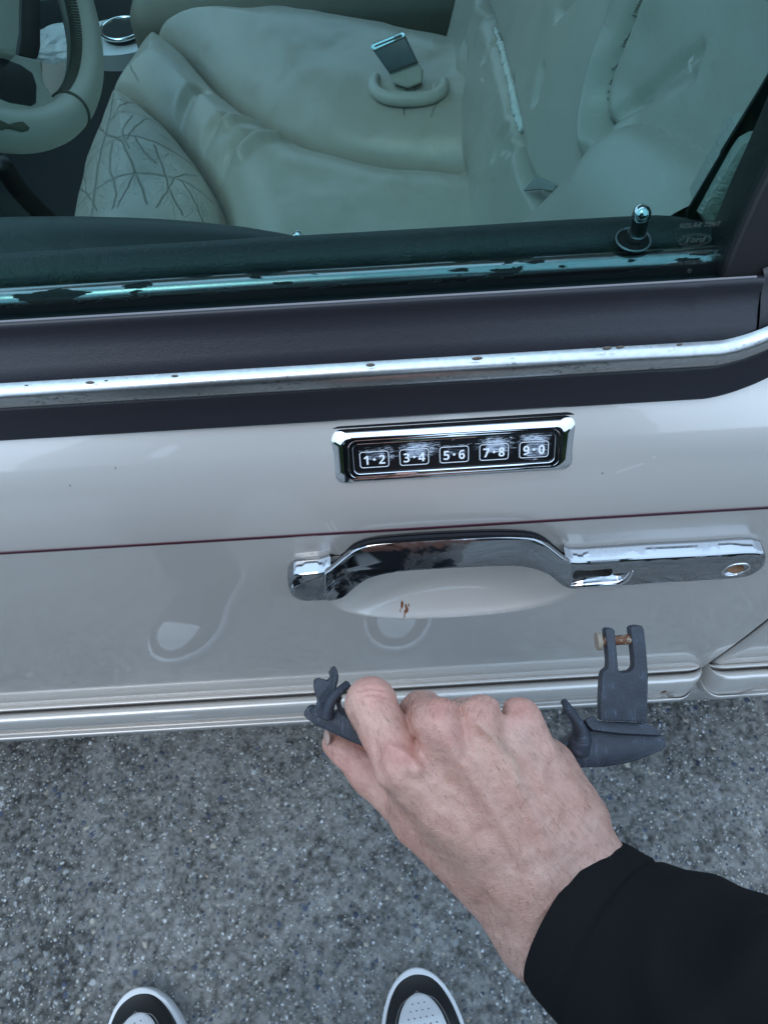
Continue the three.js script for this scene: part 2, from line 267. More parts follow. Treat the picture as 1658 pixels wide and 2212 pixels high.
{
  const xs = [...range(-1.15, -.12, 40), ...range(-.115, .2, 300), ...range(.203, .265, 16)], eg = [.4, .75, .93, 1, 1];
  const ys = [...range(.2, .68, 60), ...range(.6815, .9, 190), .905, .91, .914, .917];
  const nx = xs.length + eg.length;
  const g = gridGeo(nx - 1, ys.length - 1, (i, j) => {
    let y = ys[j], x, dz = 0; const gx = gapX(y);
    if (i < xs.length) x = Math.min(xs[i], gx - .004); else { const t = eg[i - xs.length]; x = gx - .004 * (1 - t); dz = i === nx - 1 ? -.014 : -.0022 * t * t; }
    if (j === ys.length - 1 || y > .9) { const k = (y - .9) / .017; y = mix(.9, doorTop(x), clamp(k)); }
    return V(x, y, zd(y) + dz - bowl(x, y));
  }, doorUV);
  mesh('front_door', g, paint, car);
  // rear door, a finger's width of gap behind the front one
  const rx = [0, 0, .1, .3, .6, 1, 2, 4, 8, 16, 30, 60, 110];
  const yr = [...range(.2, .96, 110)];
  const gr = gridGeo(rx.length - 1, yr.length - 1, (i, j) => { const y = yr[j]; const x = gapX(y) + .006 + rx[i] * .01; return V(x, y, zd(Math.min(y, .925)) + (i === 0 ? -.016 : -.0035 * Math.max(0, 1 - rx[i] / .6) ** 2) - .0006 - Math.max(0, y - .925) * .4); }, doorUV);
  mesh('rear_door', gr, paint, car);
  const ub = new RoundedBoxGeometry(4.6, .06, 1.7, 2, .02); ub.translate(.2, .2, -.95); mesh('underbody', ub, M.black, car);
  for (const x of [-1.45, 1.85]) for (const z of [-.13, -1.72]) { const t = new THREE.TorusGeometry(.235, .095, 16, 40); t.translate(x, .33, z); const w = mesh('wheel', t, M.seal, car), r = new THREE.CylinderGeometry(.2, .2, .16, 32); r.rotateX(Math.PI / 2); r.translate(x, .33, z); mesh('rim', r, M.chromeOld, w); }
  for (const [x, l] of [[-1.75, 1.2], [1.95, 1.3]]) { const b = new RoundedBoxGeometry(l, .55, 1.75, 4, .08); b.translate(x, .66, -.93); mesh(x < 0 ? 'bonnet' : 'boot', b, paint, car); }
}
mesh('door_gap_seal', gridGeo(3, 40, (i, j) => { const y = mix(.28, .96, j / 40); return V(gapX(y) + [-.003, -.001, .007, .009][i], y, zd(Math.min(y, .925)) - [.02, .0045, .0045, .02][i]); }), M.black, car);
{ // pin stripe
  const xs = range(-1.15, .29, 200), w = .00095;
  const y0 = .846, prof = [[y0 + w, .0002], [y0 + w, .0007], [y0, .0009], [y0 - w, .0007], [y0 - w, .0002]];
  mesh('pin_stripe', sweepX(prof, xs, (x, y, z) => [y, zd(y) + z]), phys({ color: rgb(.05, .006, .016), roughness: .35 }), car);
}
{ // body side moulding, front and rear lengths
  const pr = [[1478, 0], [1480, .0012], [1484, .0035], [1487, .0042], [1489, .0028], [1490.5, .0005], [1491.5, .0010], [1493, .0055], [1497, .0082], [1502, .0108], [1508, .0134], [1514, .0150], [1529, .0168], [1531, .0150], [1533, .0128], [1541, .0132], [1543, .0178], [1546, .0195], [1549, .0202], [1552, .0198]].map(([py, z]) => { const p = onZ(CX, py, z + .0026); return [p.y, z + .0026]; });
  const L = pr[pr.length - 1]; pr.push([L[0] - .004, .018], [L[0] - .009, .012], [L[0] - .012, .002], [L[0] - .012, -.004]);
  const plain = pr.map(([y, z], k) => (k >= 13 && k <= 16) ? [y, mix(.0196, .0216, (k - 12) / 5)] : [y, z]);
  const build = (xa, xb, ga, gb, ra, rb) => { // ga..gb: groove runs between; ra/rb rounded ends
    const xs = [...range(xa, xa + .03, 14), ...range(xa + .035, xb - .035, 60), ...range(xb - .03, xb, 14)], yc = .54;
    return gridGeo(xs.length - 1, pr.length - 1, (i, j) => {
      const k = pr.length - 1 - j, x = xs[i], gv = sstep(ga, ga + .005, x) * (1 - sstep(gb - .005, gb, x));
      let y = mix(plain[k][0], pr[k][0], gv), z = mix(plain[k][1], pr[k][1], gv);
      const e = Math.min(ra ? x - xa : 9, rb ? xb - x : 9), R = .016; if (e < R) { const t = Math.sqrt(Math.max(0, 1 - (1 - e / R) ** 2)); z = mix(-.002, z, Math.pow(t, .8)); y = mix(yc + (y - yc) * .75, y, t); }
      return V(x, y, z);
    }, doorUV);
  };
  mesh('side_moulding', build(-1.15, .272, -2, .252, false, true), paint, car);
  mesh('side_moulding', build(.2775, 1.3, .318, 3, true, false), paint, car);
  const p = onZ(1430, 1493, .019); const r = new THREE.SphereGeometry(.003, 10, 8); r.scale(.9, 1.2, .5); r.translate(p.x + .001, p.y + .0, .0185); mesh('rust_spot', r, M.rust, car);
}
// belt line: black applique, chrome bead, lower rubber
const riseA = x => Math.max(0, x - .165), rise = x => riseA(x) ** 2 * 9 + riseA(x) * .12;
{
  const xs = [...range(-1.15, .15, 80), ...range(.153, .29, 50)];
  const a = [[.9665, -.0585], [.9705, -.0545], [.9715, -.0525], [.9708, -.0505], [.9680, -.0500], [.9640, -.0494], [.9585, -.0455], [.9535, -.0405], [.9495, -.0372], [.9462, -.0362]];
  mesh('belt_moulding', sweepX(a, [...range(-1.15, .15, 80), ...range(.153, .1815, 12)], (x, y, z) => [y, z]), M.rubber, car);
  const a2 = [[.9675, -.0560], [.9665, -.0525], [.9630, -.0505], [.9580, -.0468], [.9530, -.0412], [.9490, -.0378], [.9455, -.0366]];
  mesh('corner_moulding', sweepX(a2, range(.1822, .30, 30), (x, y, z) => [y + rise(x) * .9, z - rise(x) * .3]), M.rubber, car);
  const c = [], cy = .9405, ry = .0072; for (let k = 0; k <= 16; k++) { const t = Math.PI / 2 - k / 16 * Math.PI; c.push([cy + ry * Math.sign(Math.sin(t)) * Math.abs(Math.sin(t)) ** .8, -.0365 + .0068 * Math.abs(Math.cos(t)) ** .8]); }
  mesh('chrome_trim', sweepX(c, xs, (x, y, z) => [y + rise(x), z - rise(x) * .25]), M.chromeOld, car);
  const l = [[.9335, -.0362], [.9335, -.0335], [.9325, -.0318], [.929, -.0312], [.921, -.0285], [.9175, -.0262], [.9160, -.0262], [.9150, -.0285], [.914, -.032]];
  mesh('lower_belt_rubber', sweepX(l, xs, (x, y, z) => [y + rise(x) * .95, z - rise(x) * .25]), M.rubber, car);
  const pits = []; for (const [px, py, s] of [[195, 826, 1.1], [378, 812, .9], [800, 788, 1.2], [1030, 774, 1.3], [1310, 752, 1.2], [1338, 750, 1], [1466, 744, 1.1], [58, 832, .6], [230, 822, .5]]) { const p = onZ(px, py, -.0313), g = new THREE.IcosahedronGeometry(.0011 * s, 1); g.scale(1.2 + rnd(), .5 + .5 * rnd(), .3); g.translate(p.x, p.y, -.0313); pits.push(g); }
  for (const g of pits) mesh('rust_pit', g, M.pit, car);
}
// ───────────── keypad ─────────────
{
  const A = onDoor(980, 910), B = onDoor(982, 1048), o = A.clone().add(B).multiplyScalar(.5), n = V(0, -(B.z - A.z), (B.y - A.y)).normalize(); if (n.z < 0) n.negate();
  const e1 = V(1, 0.004, 0), pl = plane(o.clone().addScaledVector(n, .0052), n, e1);
  const kp = group('keypad', car), q = (a, b) => P2(pl, a, b);
  const c = [q(716, 945), q(1244, 912), q(1240, 1030), q(722, 1050)];
  const x0 = (c[0].x + c[3].x) / 2, x1 = (c[1].x + c[2].x) / 2, W = (x1 - x0) * 1.035, y1 = (q(980, 924).y), y0 = (q(982, 1036).y), Hh = (y1 - y0) * 1.12, mx = (x0 + x1) / 2, my = (y0 + y1) / 2;
  const rr = (w, h, r, T = THREE.Shape) => { const s = new T(); s.moveTo(-w / 2 + r, -h / 2); s.lineTo(w / 2 - r, -h / 2); s.absarc(w / 2 - r, -h / 2 + r, r, -Math.PI / 2, 0); s.lineTo(w / 2, h / 2 - r); s.absarc(w / 2 - r, h / 2 - r, r, 0, Math.PI / 2); s.lineTo(-w / 2 + r, h / 2); s.absarc(-w / 2 + r, h / 2 - r, r, Math.PI / 2, Math.PI); s.lineTo(-w / 2, -h / 2 + r); s.absarc(-w / 2 + r, -h / 2 + r, r, Math.PI, Math.PI * 1.5); return s; };
  const iw = W * .80, ih = Hh * .50, place = (g, dz) => { g.translate(mx, my, dz); return toPlane(g, pl); };
  { // bezel: rounded section carried round the opening
    const So = rr(W, Hh, .0075).getPoints(12), Si = rr(iw + .003, ih + .003, .0040).getPoints(12), sec = [[0, -.0085], [0, -.0060], [.03, -.0050], [.10, -.0041], [.22, -.0030], [.36, -.0019], [.5, -.0010], [.62, -.0004], [.74, -.0001], [.88, 0], [.96, -.0003], [1, -.0012], [1, -.004]];
    const bg = gridGeo(So.length - 1, sec.length - 1, (i, j) => { const [t, z] = sec[j]; return V(mix(So[i].x, Si[i].x, t), mix(So[i].y, Si[i].y, t), z - .0006); });
    mesh('bezel', place(bg, 0), phys({ color: rgb(.86, .87, .88), metalness: 1, roughness: .05, side: THREE.DoubleSide }), kp);
  }
  const ib = rr(iw + .005, ih + .005, .0045); ib.holes.push(rr(iw, ih, .0028, THREE.Path));
  const ig = new THREE.ExtrudeGeometry(ib, { depth: .002, bevelEnabled: true, bevelSize: .0006, bevelOffset: -.0006, bevelThickness: .0006, bevelSegments: 3, curveSegments: 12 }); ig.translate(0, 0, -.0032); mesh('inner_frame', place(toCreasedNormals(ig, .5), 0), M.chromeBright, kp);
  const gk = new THREE.ExtrudeGeometry(rr(W + .002, Hh + .002, .0085), { depth: .003, bevelEnabled: false, curveSegments: 12 }); mesh('gasket', place(gk, -.0078), M.seal, kp);
  const scuff = canvas(1024, 256, (x, w, h) => {
    x.fillStyle = '#05060a'; x.fillRect(0, 0, w, h); x.lineCap = 'round';
    for (const [bx, by, n, s] of [[.13, .42, 198, .05], [.32, .30, 468, .06], [.30, .45, 216, .05], [.52, .45, 50, .04], [.70, .30, 540, .055], [.71, .50, 234, .04], [.89, .24, 414, .05], [.885, .72, 70, .03], [.5, .3, 25, .3]]) for (let i = 0; i < n; i++) {
      const a = (rnd() + rnd() + rnd() - 1.5) * s * 1.3, b = (rnd() + rnd() + rnd() - 1.5) * .24, l = 6 + rnd() * 26, t = -.35 + rnd() * .5; x.strokeStyle = `rgba(210,220,232,${.25 + rnd() * .65})`; x.lineWidth = 1 + rnd() * 4; x.beginPath(); x.moveTo((bx + a) * w, (by + b) * h); x.lineTo((bx + a) * w + l * Math.cos(t), (by + b) * h + l * Math.sin(t)); x.stroke();
    }
  });
  const pg = new THREE.PlaneGeometry(iw, ih, 1, 1), pm = phys({ map: scuff, roughness: .32, clearcoat: .4, clearcoatRoughness: .2 });
  { const t = new THREE.BoxGeometry(iw, ih, .002); place(t, -.0030); mesh('pad', t, M.black, kp); place(pg, -.0018); mesh('pad_face', pg, pm, kp); }
  ['1•2', '3•4', '5•6', '7•8', '9•0'].forEach((t, i) => {
    const bw = iw * .152, bh = ih * .60, X = mx + (i - 2) * iw * .199, u0 = .5 + (i - 2) * .199;
    const lt = canvas(256, 150, (x, w, h) => {
      x.drawImage ? 0 : 0; x.fillStyle = '#07080c'; x.fillRect(0, 0, w, h);
      let s = 11 + i * 7; const r2 = () => { s = (s * 1103515245 + 12345) & 0x7fffffff; return s / 0x7fffffff; };
      for (let k = 0; k < [120, 320, 50, 380, 330][i]; k++) { x.strokeStyle = `rgba(200,212,228,${.25 + r2() * .5})`; x.lineWidth = 1 + 3 * r2(); const a = w * (.2 + .6 * r2()), b = h * (.02 + .5 * r2() * (i === 4 ? 1.7 : 1)); x.beginPath(); x.moveTo(a, b); x.lineTo(a + 14 + 40 * r2(), b - 6 + 14 * r2()); x.stroke(); }
      x.strokeStyle = '#e6ecf2'; x.lineWidth = 7; x.beginPath(); const R = 22, a = 8; x.moveTo(a + R, a); x.arcTo(w - a, a, w - a, h - a, R); x.arcTo(w - a, h - a, a, h - a, R); x.arcTo(a, h - a, a, a, R); x.arcTo(a, a, w - a, a, R); x.closePath(); x.stroke();
      x.fillStyle = '#eef3f8'; x.font = 'bold 108px sans-serif'; x.textAlign = 'center'; x.textBaseline = 'middle'; x.fillText(t[0], w * .25, h * .53); x.fillText(t[2], w * .75, h * .53); x.beginPath(); x.arc(w * .5, h * .5, 11, 0, 7); x.fill();
    });
    const b = new THREE.BoxGeometry(bw, bh, .0009); b.translate(X - mx, -ih * .03, 0); place(b, -.0014); mesh('button', b, phys({ map: lt, roughness: .3, clearcoat: .4, clearcoatRoughness: .2 }), kp);
  });
}
// ───────────── door handle ─────────────
{
  const h = group('door_handle', car), f = zPl(.0135);
  const front = [[622, 1268], [626, 1250], [645, 1243], [690, 1240], [712, 1232], [735, 1213], [765, 1190], [800, 1178], [850, 1172], [1000, 1163], [1100, 1161], [1150, 1165], [1178, 1177], [1202, 1195], [1220, 1209], [1240, 1217], [1290, 1215], [1400, 1208], [1520, 1202], [1630, 1196], [1650, 1200], [1656, 1212], [1648, 1230], [1620, 1246], [1590, 1252], [1500, 1258], [1360, 1267], [1250, 1275], [1228, 1275], [1208, 1262], [1188, 1246], [1160, 1233], [1120, 1225], [1060, 1225], [960, 1230], [880, 1235], [830, 1242], [795, 1252], [768, 1270], [742, 1292], [722, 1299], [690, 1301], [650, 1300], [630, 1290]];
  const hole1 = [[1234, 1228], [1280, 1226], [1331, 1223], [1326, 1246], [1280, 1251], [1227, 1254]];
  const key = []; for (let k = 0; k < 14; k++) { const t = k / 14 * 6.283; key.push([1587 + 32 * Math.cos(t), 1228 + 15 * Math.sin(t) - Math.cos(t) * 4]); }
  const slot = [[700, 1266], [722, 1246], [751, 1225], [750, 1250], [726, 1270], [704, 1288]];
  mesh('chrome_pad', slab([[621, 1272], [623, 1255], [634, 1246], [660, 1242], [690, 1239], [714, 1233], [723, 1250], [722, 1275], [718, 1296], [690, 1301], [652, 1301], [631, 1293]], zPl(.0137), { depth: .0127, bevel: .0036, seg: 6, smooth: 4 }), M.chrome, h);
  mesh('chrome_pad', slab([[1222, 1211], [1240, 1217], [1290, 1215], [1400, 1208], [1520, 1202], [1630, 1196], [1650, 1200], [1656, 1212], [1648, 1230], [1620, 1246], [1590, 1252], [1500, 1258], [1360, 1267], [1250, 1275], [1226, 1275], [1216, 1264], [1220, 1240]], zPl(.0137), { depth: .0127, bevel: .0036, seg: 6, smooth: 4, holes: [hole1, key] }), M.chrome, h);
  const strap = [[702, 1239], [712, 1232], [735, 1213], [765, 1190], [800, 1178], [850, 1172], [1000, 1163], [1100, 1161], [1150, 1165], [1178, 1177], [1202, 1195], [1220, 1209], [1232, 1216], [1236, 1240], [1232, 1270], [1222, 1270], [1208, 1262], [1188, 1246], [1160, 1233], [1120, 1225], [1060, 1225], [960, 1230], [880, 1235], [830, 1242], [795, 1252], [768, 1270], [742, 1292], [722, 1298], [704, 1298], [700, 1270]];
  mesh('chrome_bar', slab(strap, plane(V(0, onZ(960, 1200, .0125).y, .0125), V(0, .3, 1), V(1, 0, 0)), { depth: .0046, bevel: .0016, seg: 5, smooth: 4, holes: [slot] }), M.chrome, h);
  // black gasket behind the plate and in the gap above the arch
  const off = (pts, d) => pts.map(([a, b]) => [a + (a < 640 ? -d * .7 : a > 1630 ? d * .7 : 0), b - d * (b < 1235 ? 1 : .15)]);
  const gback = zPl(.0016);
  mesh('gasket', slab(off(front.map(([a, b]) => [a - 1, b - (a > 720 && a < 1235 && b < 1235 ? 6 : 27)]), 9), gback, { depth: .004, bevel: .0004, smooth: 3 }), M.black, h);
  const arch = [[712, 1226], [735, 1207], [765, 1184], [800, 1172], [850, 1166], [1000, 1157], [1100, 1155], [1152, 1159], [1180, 1170], [1205, 1189], [1222, 1203], [1238, 1211], [1240, 1219], [1200, 1196], [1176, 1180], [1148, 1168], [1100, 1164], [1000, 1166], [850, 1175], [800, 1181], [765, 1193], [735, 1216], [714, 1234]];
  mesh('gasket', slab(arch, zPl(.0086), { depth: .0020, bevel: .0004, smooth: 2 }), M.seal, h);
  // lever pockets: dark boxes with bits of linkage, a lip below the right one
  const hp = (a, b, z) => onZ(a, b, z), pk = (px, py, w, hh, d) => { const p = hp(px, py, .0), g = new THREE.BoxGeometry(w, hh, d); g.translate(p.x, p.y + .008, -.004); return g; };
  mesh('lever_pocket', pk(1285, 1240, .045, .03, .004), M.black, h);
  mesh('lever_pocket', pk(730, 1255, .02, .03, .004), M.black, h);
  mesh('linkage', tube([hp(1250, 1246, .005), hp(1275, 1240, .006), hp(1300, 1243, .005)], [.0016, .0024, .0014]), M.plastic, h);
  mesh('linkage', tube([hp(720, 1262, .005), hp(735, 1250, .004), hp(746, 1240, .003)], [.002, .0026, .002]), M.plastic, h);
  mesh('pocket_lip', tube([hp(1228, 1264, .0134), hp(1240, 1264, .0140), hp(1290, 1260, .0143), hp(1335, 1256, .0141), hp(1352, 1247, .0137), hp(1364, 1231, .0131)], [.0012, .0024, .0026, .0026, .0022, .0012], { n: 12 }), M.chromeBright, h);
  { const a = hp(1587, 1228, .0132), cup = new THREE.LatheGeometry([[.0075, .0], [.0072, -.004], [.006, -.0075], [.002, -.008], [0, -.008]].map(p => new THREE.Vector2(...p)), 24); cup.rotateX(Math.PI / 2); cup.scale(1.05, 1.1, 1); cup.translate(a.x, a.y, a.z); mesh('lock_cylinder', cup, phys({ color: rgb(.42, .26, .16), roughness: .5, side: THREE.DoubleSide }), h);
    const ring = new THREE.TorusGeometry(.0074, .0007, 8, 28); ring.scale(1.05, 1.12, 1); ring.translate(a.x, a.y, a.z + .0006); mesh('lock_ring', ring, M.chromeBright, h); }
}
// ───────────── car: glass, window frame, inner door ─────────────
{
  const gt = Math.tan(17 * Math.PI / 180), zg = y => -.0565 - (y - .95) * gt, th = .004;
  const s = new THREE.Shape([[-.95, .93], [.2, .93], [.2, 1.02], [.175, 1.34], [-.25, 1.36], [-.95, 1.0]].map(p => new THREE.Vector2(p[0], (p[1] - .95) / Math.cos(Math.atan(gt)))));
  const g = new THREE.ExtrudeGeometry(s, { depth: th, bevelEnabled: false }); const n = V(0, gt, 1).normalize();
  toPlane(g, plane(V(0, .95, -.0565).addScaledVector(n, -th), n, V(1, 0, 0)));
  const pane = mesh('window_glass', g, M.glass, car);
  // etched maker's mark on the pane
  const pl = plane(V(0, .95, -.0565).addScaledVector(n, .0008), n, V(1, 0, 0));
  const mark = canvas(512, 384, (x, w, h) => {
    x.fillStyle = '#000'; x.fillRect(0, 0, w, h); x.fillStyle = x.strokeStyle = '#fff'; x.textAlign = 'center'; x.textBaseline = 'middle';
    x.font = 'italic bold 44px sans-serif'; x.fillText('SOLAR TINT', w * .56, 40);
    x.lineWidth = 4; x.setLineDash([14, 6]); x.beginPath(); x.ellipse(w * .55, 138, 98, 40, 0, 0, 7); x.stroke(); x.setLineDash([]); x.lineWidth = 2; x.beginPath(); x.ellipse(w * .55, 138, 88, 32, 0, 0, 7); x.stroke();
    x.font = 'italic bold 50px serif'; x.fillText('Ford', w * .55, 138);
    x.font = 'bold 34px sans-serif'; x.fillText('TEMPERED', w * .6, 222); x.beginPath(); x.arc(w * .26, 222, 17, 0, 7); x.stroke();
    x.fillText('DOT-75 FX-M176', w * .5, 290); x.fillText('7J', w * .57, 344);
  }, false);
  const a = P2(pl, 1408, 478), b = P2(pl, 1560, 592), d = new THREE.PlaneGeometry(b.x - a.x, a.y - b.y); d.translate((a.x + b.x) / 2, (a.y + b.y) / 2, 0); toPlane(d, pl);
  mesh('etched_mark', d, phys({ color: rgb(.35, .42, .4), roughness: .8, alphaMap: mark, transparent: true, opacity: .13 }), pane);
  // window frame behind the pane's rear edge
  const fpl = plane(P3(pl, 0, 0, .0035), n, V(1, 0, 0)), fr = slab([[1664, 366], [1630, 436], [1602, 500], [1576, 560], [1562, 600], [1562, 640], [1700, 640], [1790, 500], [1900, 366], [2000, 60], [1800, 60]], fpl, { depth: .03, bevel: .003 });
  mesh('window_frame', toCreasedNormals(fr, .5), M.black, car);
  // run channel along the pane's foot, inner felt and foil-faced inner strip
  const xs = [...range(-1, .17, 240)];
  const zi = -.0575;
  mesh('glass_run', sweepX([[.958, zi - .002], [.9615, zi - .0045], [.9625, zi - .008], [.961, zi - .012], [.957, zi - .0145], [.94, zi - .0145]], xs), M.seal, car);
  const foil = tex(1024, 64, (u, v) => { const f = fbm(u * 90, v * 5, 1, 4), e = fbm(u * 26, v * 3, 7, 3), edge = Math.abs(v - .5) * 2; const p = f * .6 + e * .4 > .62 - .13 * edge * (noise(u * 40, 3) > .35 ? 1 : .1) ? 1 : 0; return p ? [.06, .065, .07] : [.62 + .1 * noise(u * 300, v * 20), .66, .67]; }, true, false);
  const fm = tex(1024, 64, (u, v) => { const f = fbm(u * 90, v * 5, 1, 4), e = fbm(u * 26, v * 3, 7, 3), edge = Math.abs(v - .5) * 2; return f * .6 + e * .4 > .62 - .13 * edge * (noise(u * 40, 3) > .35 ? 1 : .1) ? [0, .7, .0] : [0, .22, 1]; }, false, false);
  const st = []; for (let k = 0; k <= 12; k++) { const t = Math.PI * (1 - k / 12); st.push([.9655 + .0055 * Math.sin(t), -.0735 + .0058 * -Math.cos(t)]); }
  mesh('inner_belt_strip', gridGeo(xs.length - 1, st.length - 1, (i, j) => { const [y, z] = st[st.length - 1 - j], w = (noise(xs[i] * 30, 1) - .5) * .0012; return V(xs[i], y + w * .4, z + w); }, (p, i, j) => [(p.x + 1) / 1.2, 1 - j / (st.length - 1)]), phys({ map: foil, roughnessMap: fm, metalnessMap: fm, metalness: 1, roughness: 1 }), car);
  mesh('inner_belt_seal', sweepX([[.968, -.0690], [.9655, -.0676], [.960, -.0668], [.954, -.0660], [.94, -.0655]], xs), M.seal, car);
  // padded sill of the inner door panel
  const sill = [[.925, -.0790], [.964, -.0800], [.9695, -.0815], [.9722, -.0850], [.9735, -.0910], [.9728, -.0965], [.9690, -.1015], [.9620, -.1050], [.945, -.1085], [.90, -.112], [.78, -.125], [.6, -.125], [.4, -.12]];
  mesh('door_sill_pad', gridGeo(199, sill.length - 1, (i, j) => { const x = mix(-1, .192, i / 199), e = sstep(.138, .188, x); let [y, z] = sill[sill.length - 1 - j]; z = mix(z, Math.max(z, -.082 + (z + .082) * .12), e ** 1.6); y -= .004 * e; return V(x, y + .0004 * noise(x * 20, 3), z); }, (p, i, j) => [p.x, arcs(sill)[sill.length - 1 - j]]), M.vinyl, car);
  // arm rest swelling at the front of the panel
  mesh('arm_rest', netMesh((x, y, z) => { const X = (x + .235) / .235, Y = (y - .915) / .045, Z = (z + .128) / .042, r = Math.hypot(X, Y, Z); return (r - 1) * .042; }, V(-.5, .85, -.19), V(.03, .975, -.075), .005), M.vinyl, car);
  mesh('inner_handle', tube([dep(600, 540, .47), dep(630, 520, .463), dep(648, 505, .458)], [.003, .003, .0026]), M.chromeBright, car);
  // lock button in its collar
  const lk = group('lock_button', car), b0 = onY(1366, 521, .9735), tp = onPl(1384, 462, V(b0.x, 0, b0.z - .001), V(0, 0, 1));
  const ring = new THREE.TorusGeometry(.0080, .0006, 10, 32); ring.rotateX(Math.PI / 2); ring.translate(b0.x, .9745, b0.z); mesh('collar', ring, phys({ color: rgb(.3, .31, .33), roughness: .3, metalness: .8 }), lk);
  const hole = new THREE.CylinderGeometry(.0072, .0072, .002, 24); hole.translate(b0.x, .9738, b0.z); mesh('collar_well', hole, phys({ color: rgb(.012, .006, .008), roughness: .8 }), lk);
  mesh('stem', tube([V(b0.x + .0005, .973, b0.z), V(b0.x + .0008, .982, b0.z), tp.clone().add(V(0, -.002, 0))], [.0036, .0037, .0038], { n: 18 }), M.black, lk);
  const band = new THREE.CylinderGeometry(.0045, .0043, .0030, 20); band.translate(b0.x + .0006, .9775, b0.z); mesh('band', band, M.chromeBright, lk);
  const cp = new THREE.SphereGeometry(.0044, 24, 18); cp.scale(1, 1.05, 1); cp.translate(tp.x, tp.y, tp.z); mesh('chrome_cap', cp, M.chromeBright, lk);
}
